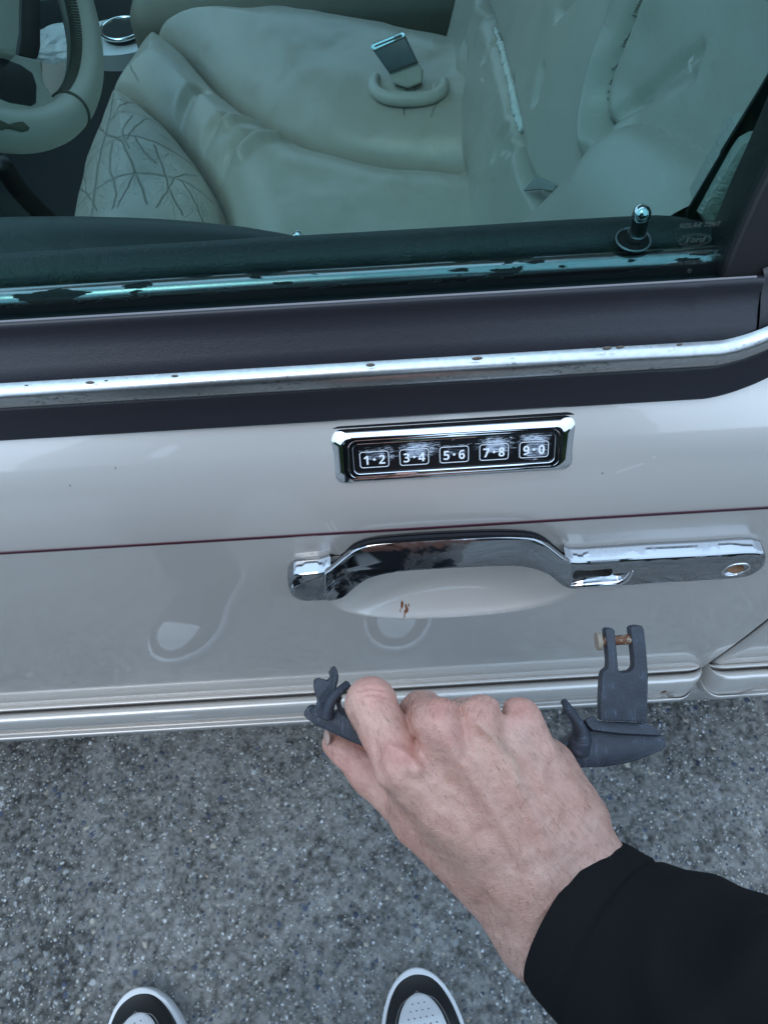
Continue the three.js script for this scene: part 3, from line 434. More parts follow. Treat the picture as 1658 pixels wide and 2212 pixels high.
// ───────────── cabin ─────────────
const leatherBump = tex(512, 512, (u, v) => { const a = Math.abs(wrapNoise(u, v, 48, 1) - .5) * 2, b = Math.abs(wrapNoise(u, v, 96, 2) - .5) * 2, c = wrapNoise(u, v, 9, 3); return .5 * Math.min(a, b * .8 + .1) + .5 * c; }, false, [7, 7]);
const LEATHER = [.46, .43, .38];
const CY0 = .70;
const cw = pts => pts.map(([a, b, y]) => { const p = onY(a, b, y || CY0); return [p.x, p.z]; });
{ // seat cushion: three padded lobes between sewn seams, built as one sheet
  const seam1 = cw([[232, 164], [262, 167], [300, 188], [342, 226], [385, 272], [425, 322], [458, 372], [478, 420], [486, 470], [488, 540]]), s1 = spline2(seam1, 4);
  const seam2 = cw([[322, 36], [352, 46], [400, 84], [450, 140], [500, 186], [556, 232], [620, 268], [690, 298], [770, 318], [860, 332], [960, 342], [1040, 352]]), s2 = spline2(seam2, 4);
  const front = cw([[122, 490], [140, 400], [165, 300], [192, 230], [214, 180], [232, 140], [268, 84], [322, 34], [352, 14], [392, 0], [470, -10], [560, -8], [680, 4], [800, 24], [900, 42], [985, 58], [1060, 74], [1200, 100]]), fr = spline2(front, 3);
  const A = [...spline2(cw([[122, 490], [140, 400], [165, 300], [192, 230], [214, 186], [232, 164]]), 3), ...s1.slice(1), [-.08, -.22], [-.32, -.22]];
  const whole = [...fr, [.30, -.78], [.30, -.22], [-.32, -.22]];
  const folds = [[[430, 190], [390, 225], [365, 262], [352, 290], 1], [[438, 198], [398, 232], [373, 268], 1], [[555, 262], [512, 262], [470, 276], [440, 300], .9], [[585, 300], [540, 312], [500, 335], [470, 360], 1], [[560, 268], [520, 275], [490, 288], -1.2], [[600, 310], [560, 325], [515, 350], -1.2]].map(f => { const w = f[f.length - 1]; return { w, p: spline2(cw(f.slice(0, -1)), 4) }; });
  const polyC = [...s2, [.35, s2[s2.length - 1][1]], [.35, -1.1], [-.4, -1.1]];
  const nx = 230, nz = 240, x0 = -.44, x1 = .26, z0 = -1.0, z1 = -.2;
  const geo = gridGeo(nx, nz, (i, j) => {
    const x = mix(x0, x1, i / nx), z = mix(z1, z0, j / nz), inW = inside(whole, x, z), dE = polyDist(fr, x, z)[0];
    const d1 = polyDist(s1, x, z)[0], d2 = polyDist(s2, x, z)[0];
    let y = .662;
    if (!inW) y = .662 - dE * 6 - Math.sqrt(dE) * .12;
    else {
      const inA = inside(A, x, z), db = Math.min(dE, d2, d1);
      const puff = (d, w, h) => h * Math.pow(1 - Math.pow(1 - clamp(d / w), 2), .6);
      const beyond = inside(polyC, x, z);
      y += inA ? puff(Math.min(d1, dE), .08, .058) : beyond ? puff(Math.min(d2, dE), .10, .062) : puff(Math.min(d1, d2, dE), .065, .05);
      if (!inA && !beyond) for (const f of folds) { const d = polyDist(f.p, x, z)[0]; y -= f.w * .0085 * Math.exp(-((d / .0075) ** 2)); }
      y -= .013 * Math.exp(-((d1 / .005) ** 2)) + .013 * Math.exp(-((d2 / .005) ** 2));
      y += (fbm(x * 14, z * 14, 3, 3) - .5) * .011;
    }
    return V(x, Math.max(y, .3), z);
  }, p => [(p.x - x0) / (x1 - x0), (p.z - z0) / (z1 - z0)]);
  const U = (x, z) => [(x - x0) / (x1 - x0), (z - z0) / (z1 - z0)];
  // creases in the worn leather, where they run on the seat
  const cracks = [[[240, 185], [236, 250], [222, 330], [208, 400], [200, 478], 3.2], [[185, 275], [230, 262], [280, 250], [330, 250], [355, 262], 1.8], [[150, 345], [205, 332], [260, 322], [330, 320], [400, 330], [440, 340], 2.2], [[190, 200], [205, 250], [235, 300], [270, 330], [300, 390], [330, 470], 1.8], [[285, 200], [262, 235], [236, 270], 1.6], [[330, 235], [300, 290], [285, 330], 1.4], [[140, 420], [200, 415], [260, 405], [330, 398], [400, 395], [455, 410], 1.8], [[160, 380], [190, 420], [215, 470], 1.5], [[340, 330], [360, 380], [375, 430], [400, 475], 1.7], [[420, 360], [385, 390], [370, 430], [350, 475], 1.5], [[300, 320], [320, 350], [345, 370], 1.4], [[170, 300], [200, 310], [240, 300], 1.2], [[250, 330], [245, 380], [260, 440], [255, 478], 1.4], [[395, 395], [420, 430], [440, 475], 1.3], [[215, 210], [250, 215], [290, 208], 1.1], [[290, 260], [275, 310], [290, 350], 1.2], [[165, 345], [180, 390], [170, 440], 1.1], [[300, 400], [280, 440], [265, 475], 1.2], [[345, 290], [390, 300], [420, 320], 1.1],
    [[290, 90], [275, 120], [290, 150], .9], [[330, 80], [300, 110], [280, 128], .8], [[880, 215], [872, 265], 1.3], [[892, 215], [900, 245], 1], [[960, 225], [930, 270], .9], [[420, 75], [395, 95], .7]];
  const draw = (line, bg) => canvas(1024, 1024, (c, w, h) => {
    if (bg) { c.fillStyle = 'rgb(186,179,168)'; c.fillRect(0, 0, w, h); for (let k = 0; k < 2600; k++) { c.fillStyle = rnd() < .5 ? `rgba(190,184,174,${.03 + .06 * rnd()})` : `rgba(120,113,100,${.02 + .05 * rnd()})`; c.beginPath(); c.ellipse(rnd() * w, rnd() * h, 2 + 12 * rnd(), 2 + 12 * rnd(), 0, 0, 7); c.fill(); } }
    else { c.fillStyle = '#fff'; c.fillRect(0, 0, w, h); }
    c.lineCap = 'round'; let s = 5; const r2 = () => { s = (s * 1103515245 + 12345) & 0x7fffffff; return s / 0x7fffffff; };
    const path = (P, lw, al) => { const q = spline2(P.map(([a, b]) => { const p = onY(a, b, .705), u = U(p.x, p.z); return [u[0] * w, h - u[1] * h]; }), 8); for (const [k, f] of [[2.8, .16], [1, .8]]) { c.strokeStyle = line(al * f); c.lineWidth = lw * k; c.lineJoin = 'round'; c.beginPath(); q.forEach((p, i) => i ? c.lineTo(p[0] + .7 * Math.sin(i * .9), p[1] + .6 * Math.sin(i * 1.3)) : c.moveTo(...p)); c.stroke(); } };
    for (const P of cracks) path(P.slice(0, -1), P[P.length - 1] * .95, .9);
    for (let k = 0; k < 420; k++) { // finer cracks branching over the worn lobe
      const a = 150 + 310 * r2(), b = 190 + 280 * r2(); if (a < 245 - (b - 165) * .37 || a > 235 + (b - 165) * .85) continue; const t = r2() * 6.3, l = k < 40 ? 30 + 40 * r2() : 8 + 20 * r2();
      path([[a, b], [a + l * .35 * Math.cos(t), b + l * .35 * Math.sin(t)], [a + l * .7 * Math.cos(t + .4), b + l * .7 * Math.sin(t + .4)], [a + l * Math.cos(t + .5), b + l * Math.sin(t + .5)]], k < 40 ? .8 : .6, k < 40 ? .3 : .14 + .14 * r2());
    }
  }, bg);
  mesh('seat_cushion', geo, phys({ map: draw(a => `rgba(112,108,98,${a * .5})`, true), bumpMap: draw(a => `rgba(0,0,0,${a})`, false), bumpScale: .0024, roughness: .34 }), car);
  mesh('seat_base', (() => { const b = new RoundedBoxGeometry(.5, .4, .55, 3, .03); b.translate(-.02, .42, -.5); return b; })(), M.carpet, car);
}
{ // seat back: leans rearwards, with sewn lines, a split seam and a side bolster
  const lean = .36, o = V(.145, .72, -.5), dirUp = V(lean, 1, 0).normalize(), n = V(-1, lean, 0).normalize(), pl = plane(o, n, V(0, 0, 1));
  const q = pts => spline2(pts.map(([a, b]) => { const p = P2(pl, a, b); return [p.x, p.y]; }), 4); // x: toward the door, y: up the back
  const L1 = q([[1112, -20], [1104, 30], [1080, 100], [1058, 170], [1042, 240], [1034, 320]]);
  const L2 = q([[1098, 0], [1108, 35], [1130, 78], [1150, 130], [1166, 180], [1182, 235], [1195, 290], [1197, 340], [1202, 385], [1225, 445], [1240, 480]]);
  const L3 = q([[1455, -20], [1430, 30], [1400, 90], [1372, 160], [1350, 220], [1340, 270], [1336, 330]]);
  const L4 = q([[1496, -10], [1455, 60], [1418, 130], [1390, 185], [1374, 230], [1369, 275], [1374, 305]]);
  const J = q([[1180, 520], [1222, 468], [1270, 425], [1320, 380], [1370, 325], [1402, 290], [1430, 277], [1462, 282], [1500, 300], [1550, 328], [1620, 370], [1700, 440]]);
  const far = q([[990, -40], [985, 40], [970, 100], [963, 150], [966, 205], [985, 262], [1008, 300], [1030, 350], [1045, 400]]);
  const c = [-.40, .33, -.14, .62], nu = 230, nv = 240;
  const wr = [[[1060, 110], [1052, 170]], [[1140, 95], [1120, 150]], [[1300, 60], [1330, 30]], [[1190, 200], [1180, 260]], [[1175, 300], [1150, 330], [1140, 360]], [[1185, 305], [1165, 345]], [[1195, 330], [1175, 350]], [[1260, 180], [1240, 240]], [[1400, 260], [1480, 190], [1560, 130]], [[1380, 290], [1450, 230], [1540, 180]]].map(q);
  const geo = gridGeo(nu, nv, (i, j) => {
    const a = mix(c[0], c[1], i / nu), b = mix(c[2], c[3], j / nv), g = (L, w) => { const d = polyDist(L, a, b)[0]; return Math.exp(-((d / w) ** 2)); };
    const fd = polyDist(far, a, b)[0], lf = (() => { if (b >= far[0][1]) return far[0][0]; for (let k = 1; k < far.length; k++) if (far[k][1] <= b) return mix(far[k][0], far[k - 1][0], (b - far[k][1]) / (far[k - 1][1] - far[k][1])); return far[far.length - 1][0]; })();
    let h = a > lf ? .03 * Math.pow(1 - Math.pow(1 - clamp(fd / .1), 2), .5) : -fd * 2.5;
    h += .012 * Math.cos((a + .03) * 9);
    h -= .014 * g(L1, .014) + .016 * g(L2, .006) - .010 * g(L3, .008) + .008 * g(L4, .005);
    const d4 = polyDist(L4, a, b); h += .007 * Math.exp(-(((d4[0] - .012) / .01) ** 2));
    for (const w of wr) h -= .0055 * g(w, .004);
    h += (fbm(a * 12, b * 12, 5, 3) - .5) * .012;
    return P3(pl, a, b, h);
  }, p => [p.z, p.y]);
  const lm = phys({ color: rgb(...LEATHER), roughness: .36, bumpMap: leatherBump, bumpScale: .0003 });
  const back = mesh('seat_back', geo, lm, car);
  { // white stuffing showing through the split seam
    const P = [[1132, 82], [1143, 108], [1154, 138], [1165, 175], [1175, 212], [1184, 245], [1192, 275], [1197, 300]], W = [3, 6, 8, 10, 10, 11, 13, 8];
    const pts = P.map(([a, b]) => { const p = P2(pl, a - 3, b); return P3(pl, p.x, p.y, .031); });
    const g = tube(pts, W.map(w => w * .0004), { n: 12, seg: 14 }); const ps = g.attributes.position; for (let i = 0; i < ps.count; i++) { const k = .0045; ps.setXYZ(i, ps.getX(i) + k * (noise(ps.getX(i) * 500, ps.getY(i) * 500, ps.getZ(i) * 500) - .5), ps.getY(i) + k * (noise(ps.getX(i) * 600, ps.getY(i) * 500 + 9, ps.getZ(i) * 500) - .5), ps.getZ(i)); } g.computeVertexNormals();
    mesh('torn_stuffing', g, phys({ color: rgb(.72, .74, .72), roughness: .95 }), back);
    const fl = slab([[1128, 412], [1152, 385], [1165, 382], [1198, 400], [1192, 412], [1165, 408]], plane(P3(pl, 0, 0, .034), n, pl.e1), { depth: .003, bevel: .0006 }); mesh('leather_flap', fl, phys({ color: rgb(.3, .31, .3), roughness: .6 }), back);
  }
  { // two rows of stitches along the bolster seam
    const st = []; for (const off of [-.0035, .0035]) { const crv = new THREE.CatmullRomCurve3(L4.map(p => P3(pl, p[0] + off, p[1], .0 )), false); for (let k = 0; k < 60; k++) { const a = crv.getPointAt(k / 60), b = crv.getPointAt(Math.min(1, (k + .62) / 60)); st.push([a, b]); } }
    // lift each stitch on to the leather
    const ps = geo.attributes.position, at = p => { const r = p.clone().sub(pl.o), a = r.dot(pl.e1), b = r.dot(pl.e2), i = Math.round((a - c[0]) / (c[1] - c[0]) * nu), j = Math.round((b - c[2]) / (c[3] - c[2]) * nv); const k = clamp(j, 0, nv) * (nu + 1) + clamp(i, 0, nu); const s = V(ps.getX(k), ps.getY(k), ps.getZ(k)).sub(pl.o).dot(n); return p.clone().addScaledVector(n, s + .0012); };
    mesh('stitching', merge(st.map(([a, b]) => tube([at(a), at(b)], [.0009, .0009], { n: 6, seg: 1 }))), phys({ color: rgb(.42, .4, .36), roughness: .8 }), back);
  }
  // bolster wing nearest the door
  const wing = spline2(J, 1), jn = [];
  const wp = plane(P3(pl, 0, 0, .03), n, pl.e1);
  const JP = [...J, [.5, J[J.length - 1][1]], [.5, -.3], [J[0][0], -.3]];
  const pg = gridGeo(120, 100, (i, j) => { const a = mix(.02, .36, i / 120), b = mix(-.16, .40, j / 100), d = polyDist(J, a, b)[0]; return P3(wp, a, b, inside(JP, a, b) ? -.02 + .052 * Math.pow(1 - Math.pow(1 - clamp(d / .07), 2), .55) : -.02 - d * 1.5); }, p => [p.z, p.y]);
  mesh('side_bolster', pg, lm, car);
}
{ // belt buckle standing in its oval bezel
  const bk = group('seat_belt_buckle', car), y = .7265;
  const ring = [[812, 165], [806, 180], [812, 198], [835, 210], [880, 214], [930, 210], [955, 195], [958, 175]].map(([a, b]) => onY(a, b, y));
  mesh('bezel', tube(ring, [.005, .0065, .007, .0075, .0075, .007, .0065, .005], { n: 14 }), phys({ color: rgb(.55, .54, .48), roughness: .45 }), bk);
  const bp = plane(onY(880, 150, .745), V(-.12, .55, .83), V(1, 0, 0));
  mesh('webbing', slab([[838, 152], [898, 130], [912, 150], [910, 178], [880, 190], [848, 180]], bp, { depth: .02, bevel: .002 }), phys({ color: rgb(.5, .49, .43), roughness: .7 }), bk);
  mesh('buckle_body', slab([[803, 106], [874, 76], [902, 134], [840, 158]], plane(P3(bp, 0, 0, .006), bp.n, bp.e1), { depth: .018, bevel: .002 }), phys({ color: rgb(.10, .115, .125), roughness: .35 }), bk);
  mesh('buckle_slot', slab([[799, 104], [802, 95], [868, 68], [876, 73], [873, 80], [808, 109]], plane(P3(bp, 0, 0, .0085), bp.n, bp.e1), { depth: .022, bevel: .0014 }), M.chromeBright, bk);
  mesh('buckle_opening', slab([[808, 102], [810, 98], [866, 75], [868, 78]], plane(P3(bp, 0, 0, .0095), bp.n, bp.e1), { depth: .002, bevel: .0002 }), M.black, bk);
  mesh('latch_strap', slab([[905, 128], [960, 108], [965, 150], [938, 168], [915, 172]], plane(onY(930, 150, .705), V(0, .9, .4), V(1, 0, 0)), { depth: .01, bevel: .003 }), phys({ color: rgb(.28, .24, .2), roughness: .8 }), bk);
}
{ // steering wheel
  const w = group('steering_wheel', car), c = V(-.352, .994, -.508), ph = .488, R = .203, n = V(Math.cos(ph), Math.sin(ph), 0), pl = plane(c, n, V(0, 0, 1));
  const beige = phys({ color: rgb(.56, .53, .47), roughness: .42, bumpMap: leatherBump, bumpScale: .0002 });
  const rim = []; for (let k = 0; k < 40; k++) { const t = k / 40 * Math.PI * 2; rim.push(P3(pl, R * Math.cos(t), R * Math.sin(t))); }
  mesh('rim', tube(rim, [.0165], { n: 20, seg: 4, closed: true }).clone(), beige, w);
  const pl2 = plane(P3(pl, 0, 0, .008), n, pl.e1);
  mesh('airbag_pad', slab([[-200, -260], [40, -200], [52, 0], [51, 69], [44, 113], [0, 107], [-120, 80], [-300, 0]], plane(P3(pl, 0, 0, .02), n, pl.e1), { depth: .045, bevel: .008, seg: 4 }), beige, w);
  const sp = mesh('spoke', slab([[-120, 60], [0, 104], [44, 116], [92, 128], [95, 150], [100, 180], [114, 205], [132, 216], [165, 216], [120, 268], [60, 268], [0, 268], [-120, 250]], pl2, { depth: .022, bevel: .004 }), beige, w);
  mesh('button_panel', slab([[-60, 100], [0, 121], [46, 139], [72, 157], [81, 185], [80, 222], [69, 228], [23, 220], [0, 211], [-60, 190]], plane(P3(pl2, 0, 0, .0012), n, pl.e1), { depth: .004, bevel: .001 }), phys({ color: rgb(.012, .014, .018), roughness: .3 }), sp);
  mesh('hub_shroud', slab([[52, -60], [90, -60], [91, 100], [86, 122], [70, 128], [44, 116], [51, 69]], plane(P3(pl, 0, 0, -.012), n, pl.e1), { depth: .03, bevel: .003 }), phys({ color: rgb(.035, .028, .026), roughness: .6 }), w);
  const st = []; for (let k = 0; k < 62; k++) { const t = 1.36 + k * .017, q = (a, b) => { const r = R - .0170 * Math.cos(b), h = .0170 * Math.sin(b); return P3(pl, r * Math.cos(a), r * Math.sin(a), h); }; st.push(tube([q(t, .0), q(t + .010, .33)], [.001, .001], { n: 5, seg: 1 }), tube([q(t, .66), q(t + .010, .33)], [.001, .001], { n: 5, seg: 1 })); }
  mesh('lacing', merge(st), phys({ color: rgb(.12, .11, .09), roughness: .8 }), w);
  const band = []; for (let k = 0; k < 24; k++) { const b = k / 24 * 6.283, a = 1.33, r = R - .0168 * Math.cos(b), h = .0168 * Math.sin(b); band.push(P3(pl, r * Math.cos(a), r * Math.sin(a), h)); }
  mesh('rim_seam', tube(band, [.0015], { n: 6, seg: 2, closed: true }), phys({ color: rgb(.1, .095, .08), roughness: .8 }), w);
  // worn-through leather on the lower rim
  const wear = [[-20, 255], [0, 258], [20, 268], [36, 264], [50, 262], [65, 275], [62, 282], [48, 286], [30, 280], [14, 278], [4, 282], [-20, 276]];
  const q = wear.map(([a, b]) => { const r = ray(a, b); let d = .4; for (let k = 0; k < 60; k++) { const p = CAM.clone().addScaledVector(r, d).sub(c), x = p.dot(pl.e1), y = p.dot(pl.e2), z = p.dot(n); d += (Math.hypot(Math.hypot(x, y) - R, z) - .0169) * .8; } return CAM.clone().addScaledVector(r, d); });
  const ctr = q.reduce((s, p) => s.add(p), V(0, 0, 0)).multiplyScalar(1 / q.length), pos = []; for (let k = 0; k < q.length; k++) for (const p of [ctr.clone().addScaledVector(ray(20, 270), -.0016), q[k], q[(k + 1) % q.length]]) pos.push(p.x, p.y, p.z);
  const wg = new THREE.BufferGeometry(); wg.setAttribute('position', new THREE.Float32BufferAttribute(pos, 3)); wg.computeVertexNormals(); mesh('worn_patch', wg, phys({ color: rgb(.13, .125, .09), roughness: .9, side: THREE.DoubleSide }), w);
}
{ // pillar trim, belt webbing, footwell, tunnel, far side
  mesh('belt_webbing', slab([[1482, 474], [1482, 460], [1662, 158], [1720, 60], [1780, 120], [1676, 300], [1560, 330], [1508, 474]], plane(onZ(1560, 330, -.121), V(.05, .1, 1), V(1, 0, 0)), { depth: .002, bevel: .0004 }), phys({ color: rgb(.008, .009, .01), roughness: .75 }), car);
  mesh('pillar_trim', slab([[1506, 468], [1546, 398], [1586, 330], [1600, 312], [1622, 301], [1670, 296], [1720, 300], [1720, 600], [1580, 600], [1555, 540]], plane(onZ(1560, 420, -.113), V(-.1, .1, 1), V(1, 0, 0)), { depth: .03, bevel: .006, seg: 4 }), phys({ color: rgb(.42, .42, .38), roughness: .75, bumpMap: leatherBump, bumpScale: .0012 }), car);
  mesh('pillar_trim', slab([[1610, 360], [1650, 310], [1720, 310], [1720, 560], [1590, 560], [1594, 420]], plane(onZ(1620, 420, -.106), V(-.5, .2, 1), V(1, 0, 0)), { depth: .02, bevel: .005, seg: 4 }), phys({ color: rgb(.2, .2, .19), roughness: .7 }), car);
  const box = (nm, w, h, d, x, y, z, m, r = .01) => { const b = new RoundedBoxGeometry(w, h, d, 3, r); b.translate(x, y, z); return mesh(nm, b, m, car); };
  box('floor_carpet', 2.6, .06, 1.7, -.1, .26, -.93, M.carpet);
  mesh('glass_lip', tube([V(-1.1, .9712, -.0528), V(-.4, .9712, -.0528), V(0, .9712, -.0528), V(.178, .9712, -.0528)], [.0007], { n: 8, seg: 4 }), phys({ color: rgb(.2, .19, .2), roughness: .6 }), car);
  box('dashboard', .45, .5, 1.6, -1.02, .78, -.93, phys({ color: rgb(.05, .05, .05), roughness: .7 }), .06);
  box('centre_arm_rest', .62, .3, .2, .0, .535, -1.0, phys({ color: rgb(.2, .19, .15), roughness: .6 }), .03);
  box('passenger_seat', .6, .32, .55, .02, .55, -1.4, M.trim, .05);
  box('passenger_seat_back', .16, .7, .55, .38, .85, -1.4, M.trim, .05);
  box('far_door_panel', 2.4, .62, .06, -.2, .66, -1.82, M.trim);
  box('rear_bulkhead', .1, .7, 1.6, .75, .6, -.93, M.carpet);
  mesh('console_side', slab([[88, 92], [150, 92], [158, 215], [92, 215]], plane(onY(120, 150, .57), V(.2, 1, .15), V(1, 0, 0)), { depth: .03, bevel: .004 }), phys({ color: rgb(.26, .22, .19), roughness: .6 }), car);
  // small pale tray with a round well beside the seat front
  const tr = group('cup_tray', car), tp = onY(262, 58, .50), t0 = new THREE.CylinderGeometry(.075, .07, .03, 36); t0.scale(1.1, 1, .8); t0.translate(tp.x - .01, tp.y - .03, tp.z); mesh('tray', t0, phys({ color: rgb(.62, .68, .74), roughness: .5 }), tr);
  const rg = new THREE.TorusGeometry(.036, .0035, 10, 36); rg.rotateX(Math.PI / 2); rg.translate(tp.x, .497, tp.z); mesh('well_ring', rg, M.chromeBright, tr);
  const wl = new THREE.CylinderGeometry(.034, .034, .01, 30); wl.translate(tp.x, .4925, tp.z); mesh('well', wl, M.black, tr);
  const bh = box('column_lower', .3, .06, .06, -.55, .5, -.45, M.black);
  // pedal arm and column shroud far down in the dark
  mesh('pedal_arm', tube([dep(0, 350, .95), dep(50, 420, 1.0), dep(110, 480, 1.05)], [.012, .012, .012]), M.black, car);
}
{ // crumpled clear wrapper lying on the console
  const p0 = onY(120, 98, .63), g = new THREE.IcosahedronGeometry(.04, 5), p = g.attributes.position;
  for (let i = 0; i < p.count; i++) { const v = V(p.getX(i), p.getY(i), p.getZ(i)), d = .75 + .5 * Math.abs(noise(v.x * 60 + 3, v.y * 60, v.z * 60) - .5) * 2; p.setXYZ(i, v.x * d * 1.2 + p0.x, v.y * d * .45 + p0.y + .002, v.z * d + p0.z); }
  g.computeVertexNormals(); tag(mesh('plastic_wrapper', toCreasedNormals(g, .3), phys({ color: rgb(.85, .88, .9), roughness: .2, transmission: .6, thickness: 0, ior: 1.3 })), 'crumpled clear plastic wrapper lying behind the steering wheel', 'wrapper');
}

{ // roof, pillars and far glass line: out of view, they shade the cabin
  const box = (nm, w, h, d, x, y, z, rz, rx, m, r = .02) => { const b = new RoundedBoxGeometry(w, h, d, 3, r); b.rotateX(rx); b.rotateZ(rz); b.translate(x, y, z); return mesh(nm, b, m, car); };
  box('roof', 1.75, .05, 1.25, .42, 1.43, -.93, 0, 0, paint, .02);
  for (const z of [-.24, -1.62]) { const k = z > -.9 ? 1 : -1; box('windscreen_pillar', .72, .05, .05, -.78, 1.2, z + .03 * k, .72, 0, paint); box('rear_pillar', .08, .5, .05, 1.25, 1.2, z + .03 * k, .5, 0, paint); box('centre_pillar', .07, .48, .05, .33, 1.2, z + .03 * k, 0, -.3 * k, M.black); }
}

{ // rear door window, its inner panel and the black post between the doors
  const gt = Math.tan(17 * Math.PI / 180), n = V(0, gt, 1).normalize(), pl = plane(V(0, .95, -.062), n, V(1, 0, 0));
  const shape = (pts, d, off) => { const g = new THREE.ExtrudeGeometry(new THREE.Shape(pts.map(p => new THREE.Vector2(p[0], (p[1] - .95) / Math.cos(Math.atan(gt))))), { depth: d, bevelEnabled: false }); g.translate(0, 0, off); return toPlane(g, pl); };
  mesh('rear_window', shape([[.36, .94], [1.25, .94], [1.05, 1.38], [.34, 1.38]], .004, -.006), M.glass, car);
  mesh('door_post', shape([[.205, .90], [.36, .90], [.34, 1.41], [.185, 1.41]], .05, -.056), M.black, car);
  const b = new RoundedBoxGeometry(1.0, .58, .05, 3, .015); b.translate(.82, .68, -.1); mesh('rear_door_panel', b, M.trim, car);
}
// ───────────── broken handle lever, held in the hand ─────────────
const camPl = (d, px = CX, py = CY, tx = 0, ty = 0) => { const n = fw.clone().negate().addScaledVector(rt, tx).addScaledVector(up, ty); return plane(dep(px, py, d), n, rt); };
{
  const lv = tag(group('broken_handle_lever'), 'snapped off black plastic door handle lever with a rusty pin', 'handle lever');
  const lvMap = tex(512, 512, (u, v) => { const a = wrapNoise(u, v, 160, 1), b = wrapNoise(u, v, 14, 2), s = noise(u * 260, v * 12, 3) * .6 + noise(u * 90, v * 6, 8) * .4, c = sstep(.6, .9, s) * sstep(.42, .66, b); const t = .205 + .035 * (a - .5) + .05 * (b - .5) + .16 * c; return [t * .92, t * 1.02, t * 1.2]; }, true, [16, 16]);
  const pm = phys({ map: lvMap, roughness: .5, bumpMap: tex(256, 256, (u, v) => wrapNoise(u, v, 128, 4), false, [30, 30]), bumpScale: .00018 });
  const p0 = camPl(.372, 1046, 1600, 0, .12);
  const bar = [[656, 1546], [659, 1533], [668, 1527], [682, 1530], [697, 1540], [712, 1542], [728, 1536], [738, 1534], [750, 1545], [775, 1563], [820, 1585], [900, 1606], [1050, 1624], [1150, 1620], [1215, 1606], [1240, 1590], [1256, 1574], [1281, 1577], [1350, 1582], [1414, 1588], [1433, 1589], [1438, 1600], [1436, 1614], [1397, 1635], [1345, 1651], [1302, 1657], [1255, 1659], [1180, 1668], [1050, 1672], [900, 1650], [800, 1618], [762, 1604], [710, 1580], [674, 1561]];
  mesh('grip_bar', slab(bar, p0, { depth: .012, bevel: .0013, seg: 4, smooth: 3 }), pm, lv);
  const d = (a, b, k = .371) => dep(a, b, k);
  mesh('horn', tube([d(1216, 1513, .374), d(1224, 1526, .371), d(1236, 1544, .369), d(1248, 1566, .369), d(1254, 1590, .371), d(1246, 1612, .374)], [.0016, .0022, .0026, .0034, .005, .006], { flat: fw, k: 1.6 }), pm, lv);
  mesh('horn', tube([d(751, 1478, .374), d(738, 1488, .371), d(724, 1502, .37), d(712, 1522, .37), d(706, 1545, .372)], [.0021, .0022, .0023, .0027, .0036], { flat: fw, k: 1.3 }), pm, lv);
  mesh('horn', tube([d(735, 1504, .375), d(731, 1518, .374), d(737, 1534, .374), d(752, 1549, .375), d(772, 1566, .376)], [.001, .0012, .0014, .0014, .001]), pm, lv);
  const web = [[668, 1533], [680, 1530], [686, 1516], [685, 1506], [680, 1494], [679, 1476], [684, 1468], [692, 1464.5], [696, 1468], [700, 1467], [705, 1470], [711, 1469], [714.5, 1462], [712, 1453], [712.5, 1449], [716, 1446], [717, 1441], [720, 1444], [722, 1440], [726, 1444], [730, 1452], [731.5, 1464], [729, 1480], [722, 1500], [716, 1520], [716, 1542], [700, 1552], [684, 1546]];
  const wg = slab(web, camPl(.3705, 700, 1500, .18, .1), { depth: .0055, bevel: .0009, seg: 3, smooth: 2 }), wp = wg.attributes.position; for (let i = 0; i < wp.count; i++) { const x = wp.getX(i), y = wp.getY(i), z = wp.getZ(i); wp.setXYZ(i, x, y + .0014 * (noise(x * 420, y * 420, z * 420) - .5), z + .0016 * (noise(x * 260 + 5, y * 260, z * 260) - .5)); } wg.computeVertexNormals();
  mesh('snapped_arm', toCreasedNormals(wg, .7), pm, lv);
  { const q = []; for (let k = 0; k < 14; k++) { const a = 696 + 12 * rnd(), b = 1520 + 22 * rnd(); const g = new THREE.IcosahedronGeometry(.0007 + .0009 * rnd(), 0); const p = d(a, b, .3692 + .0006 * rnd()); g.translate(p.x, p.y, p.z); q.push(g); } mesh('torn_plastic', merge(q), pm, lv); }
  // square flange under the whole arm
  mesh('flange', slab([[1262, 1553], [1270, 1548], [1279, 1545], [1286, 1550], [1289, 1556], [1310, 1557], [1388, 1560], [1394, 1556], [1400, 1562], [1431, 1580], [1424, 1588], [1340, 1584], [1279, 1576], [1268, 1566]], camPl(.3700, 1340, 1565, 0, .5), { depth: .004, bevel: .0007 }), pm, lv);
  const bp = camPl(.3685, 1340, 1460, -.02, .06);
  const arm = [[1296, 1556], [1297, 1500], [1299, 1462], [1302, 1452], [1312, 1444], [1313, 1430], [1307, 1362], [1311, 1357], [1322, 1357], [1327, 1362], [1331, 1402], [1335, 1445], [1339, 1452], [1348, 1453], [1360, 1451], [1366, 1446], [1369, 1438], [1367, 1413], [1361, 1358], [1365, 1353], [1376, 1351], [1386, 1352], [1390, 1358], [1395, 1402], [1399, 1456], [1398, 1510], [1395, 1560]];
  mesh('pivot_arm', slab(arm, bp, { depth: .0075, bevel: .0007, seg: 3 }), pm, lv);
  const pa = P3(bp, P2(bp, 1300, 1386).x, P2(bp, 1300, 1386).y, -.003), pb = P3(bp, P2(bp, 1378, 1381).x, P2(bp, 1378, 1381).y, -.003);
  const rg = tube([pa, pa.clone().lerp(pb, .4), pa.clone().lerp(pb, .6), pb], [.0024], { n: 16, seg: 6 }); const rp = rg.attributes.position; for (let i = 0; i < rp.count; i++) { const k = .0004 * (noise(rp.getX(i) * 900, rp.getY(i) * 900, rp.getZ(i) * 900) - .5); rp.setXYZ(i, rp.getX(i), rp.getY(i) + k, rp.getZ(i) + k); }
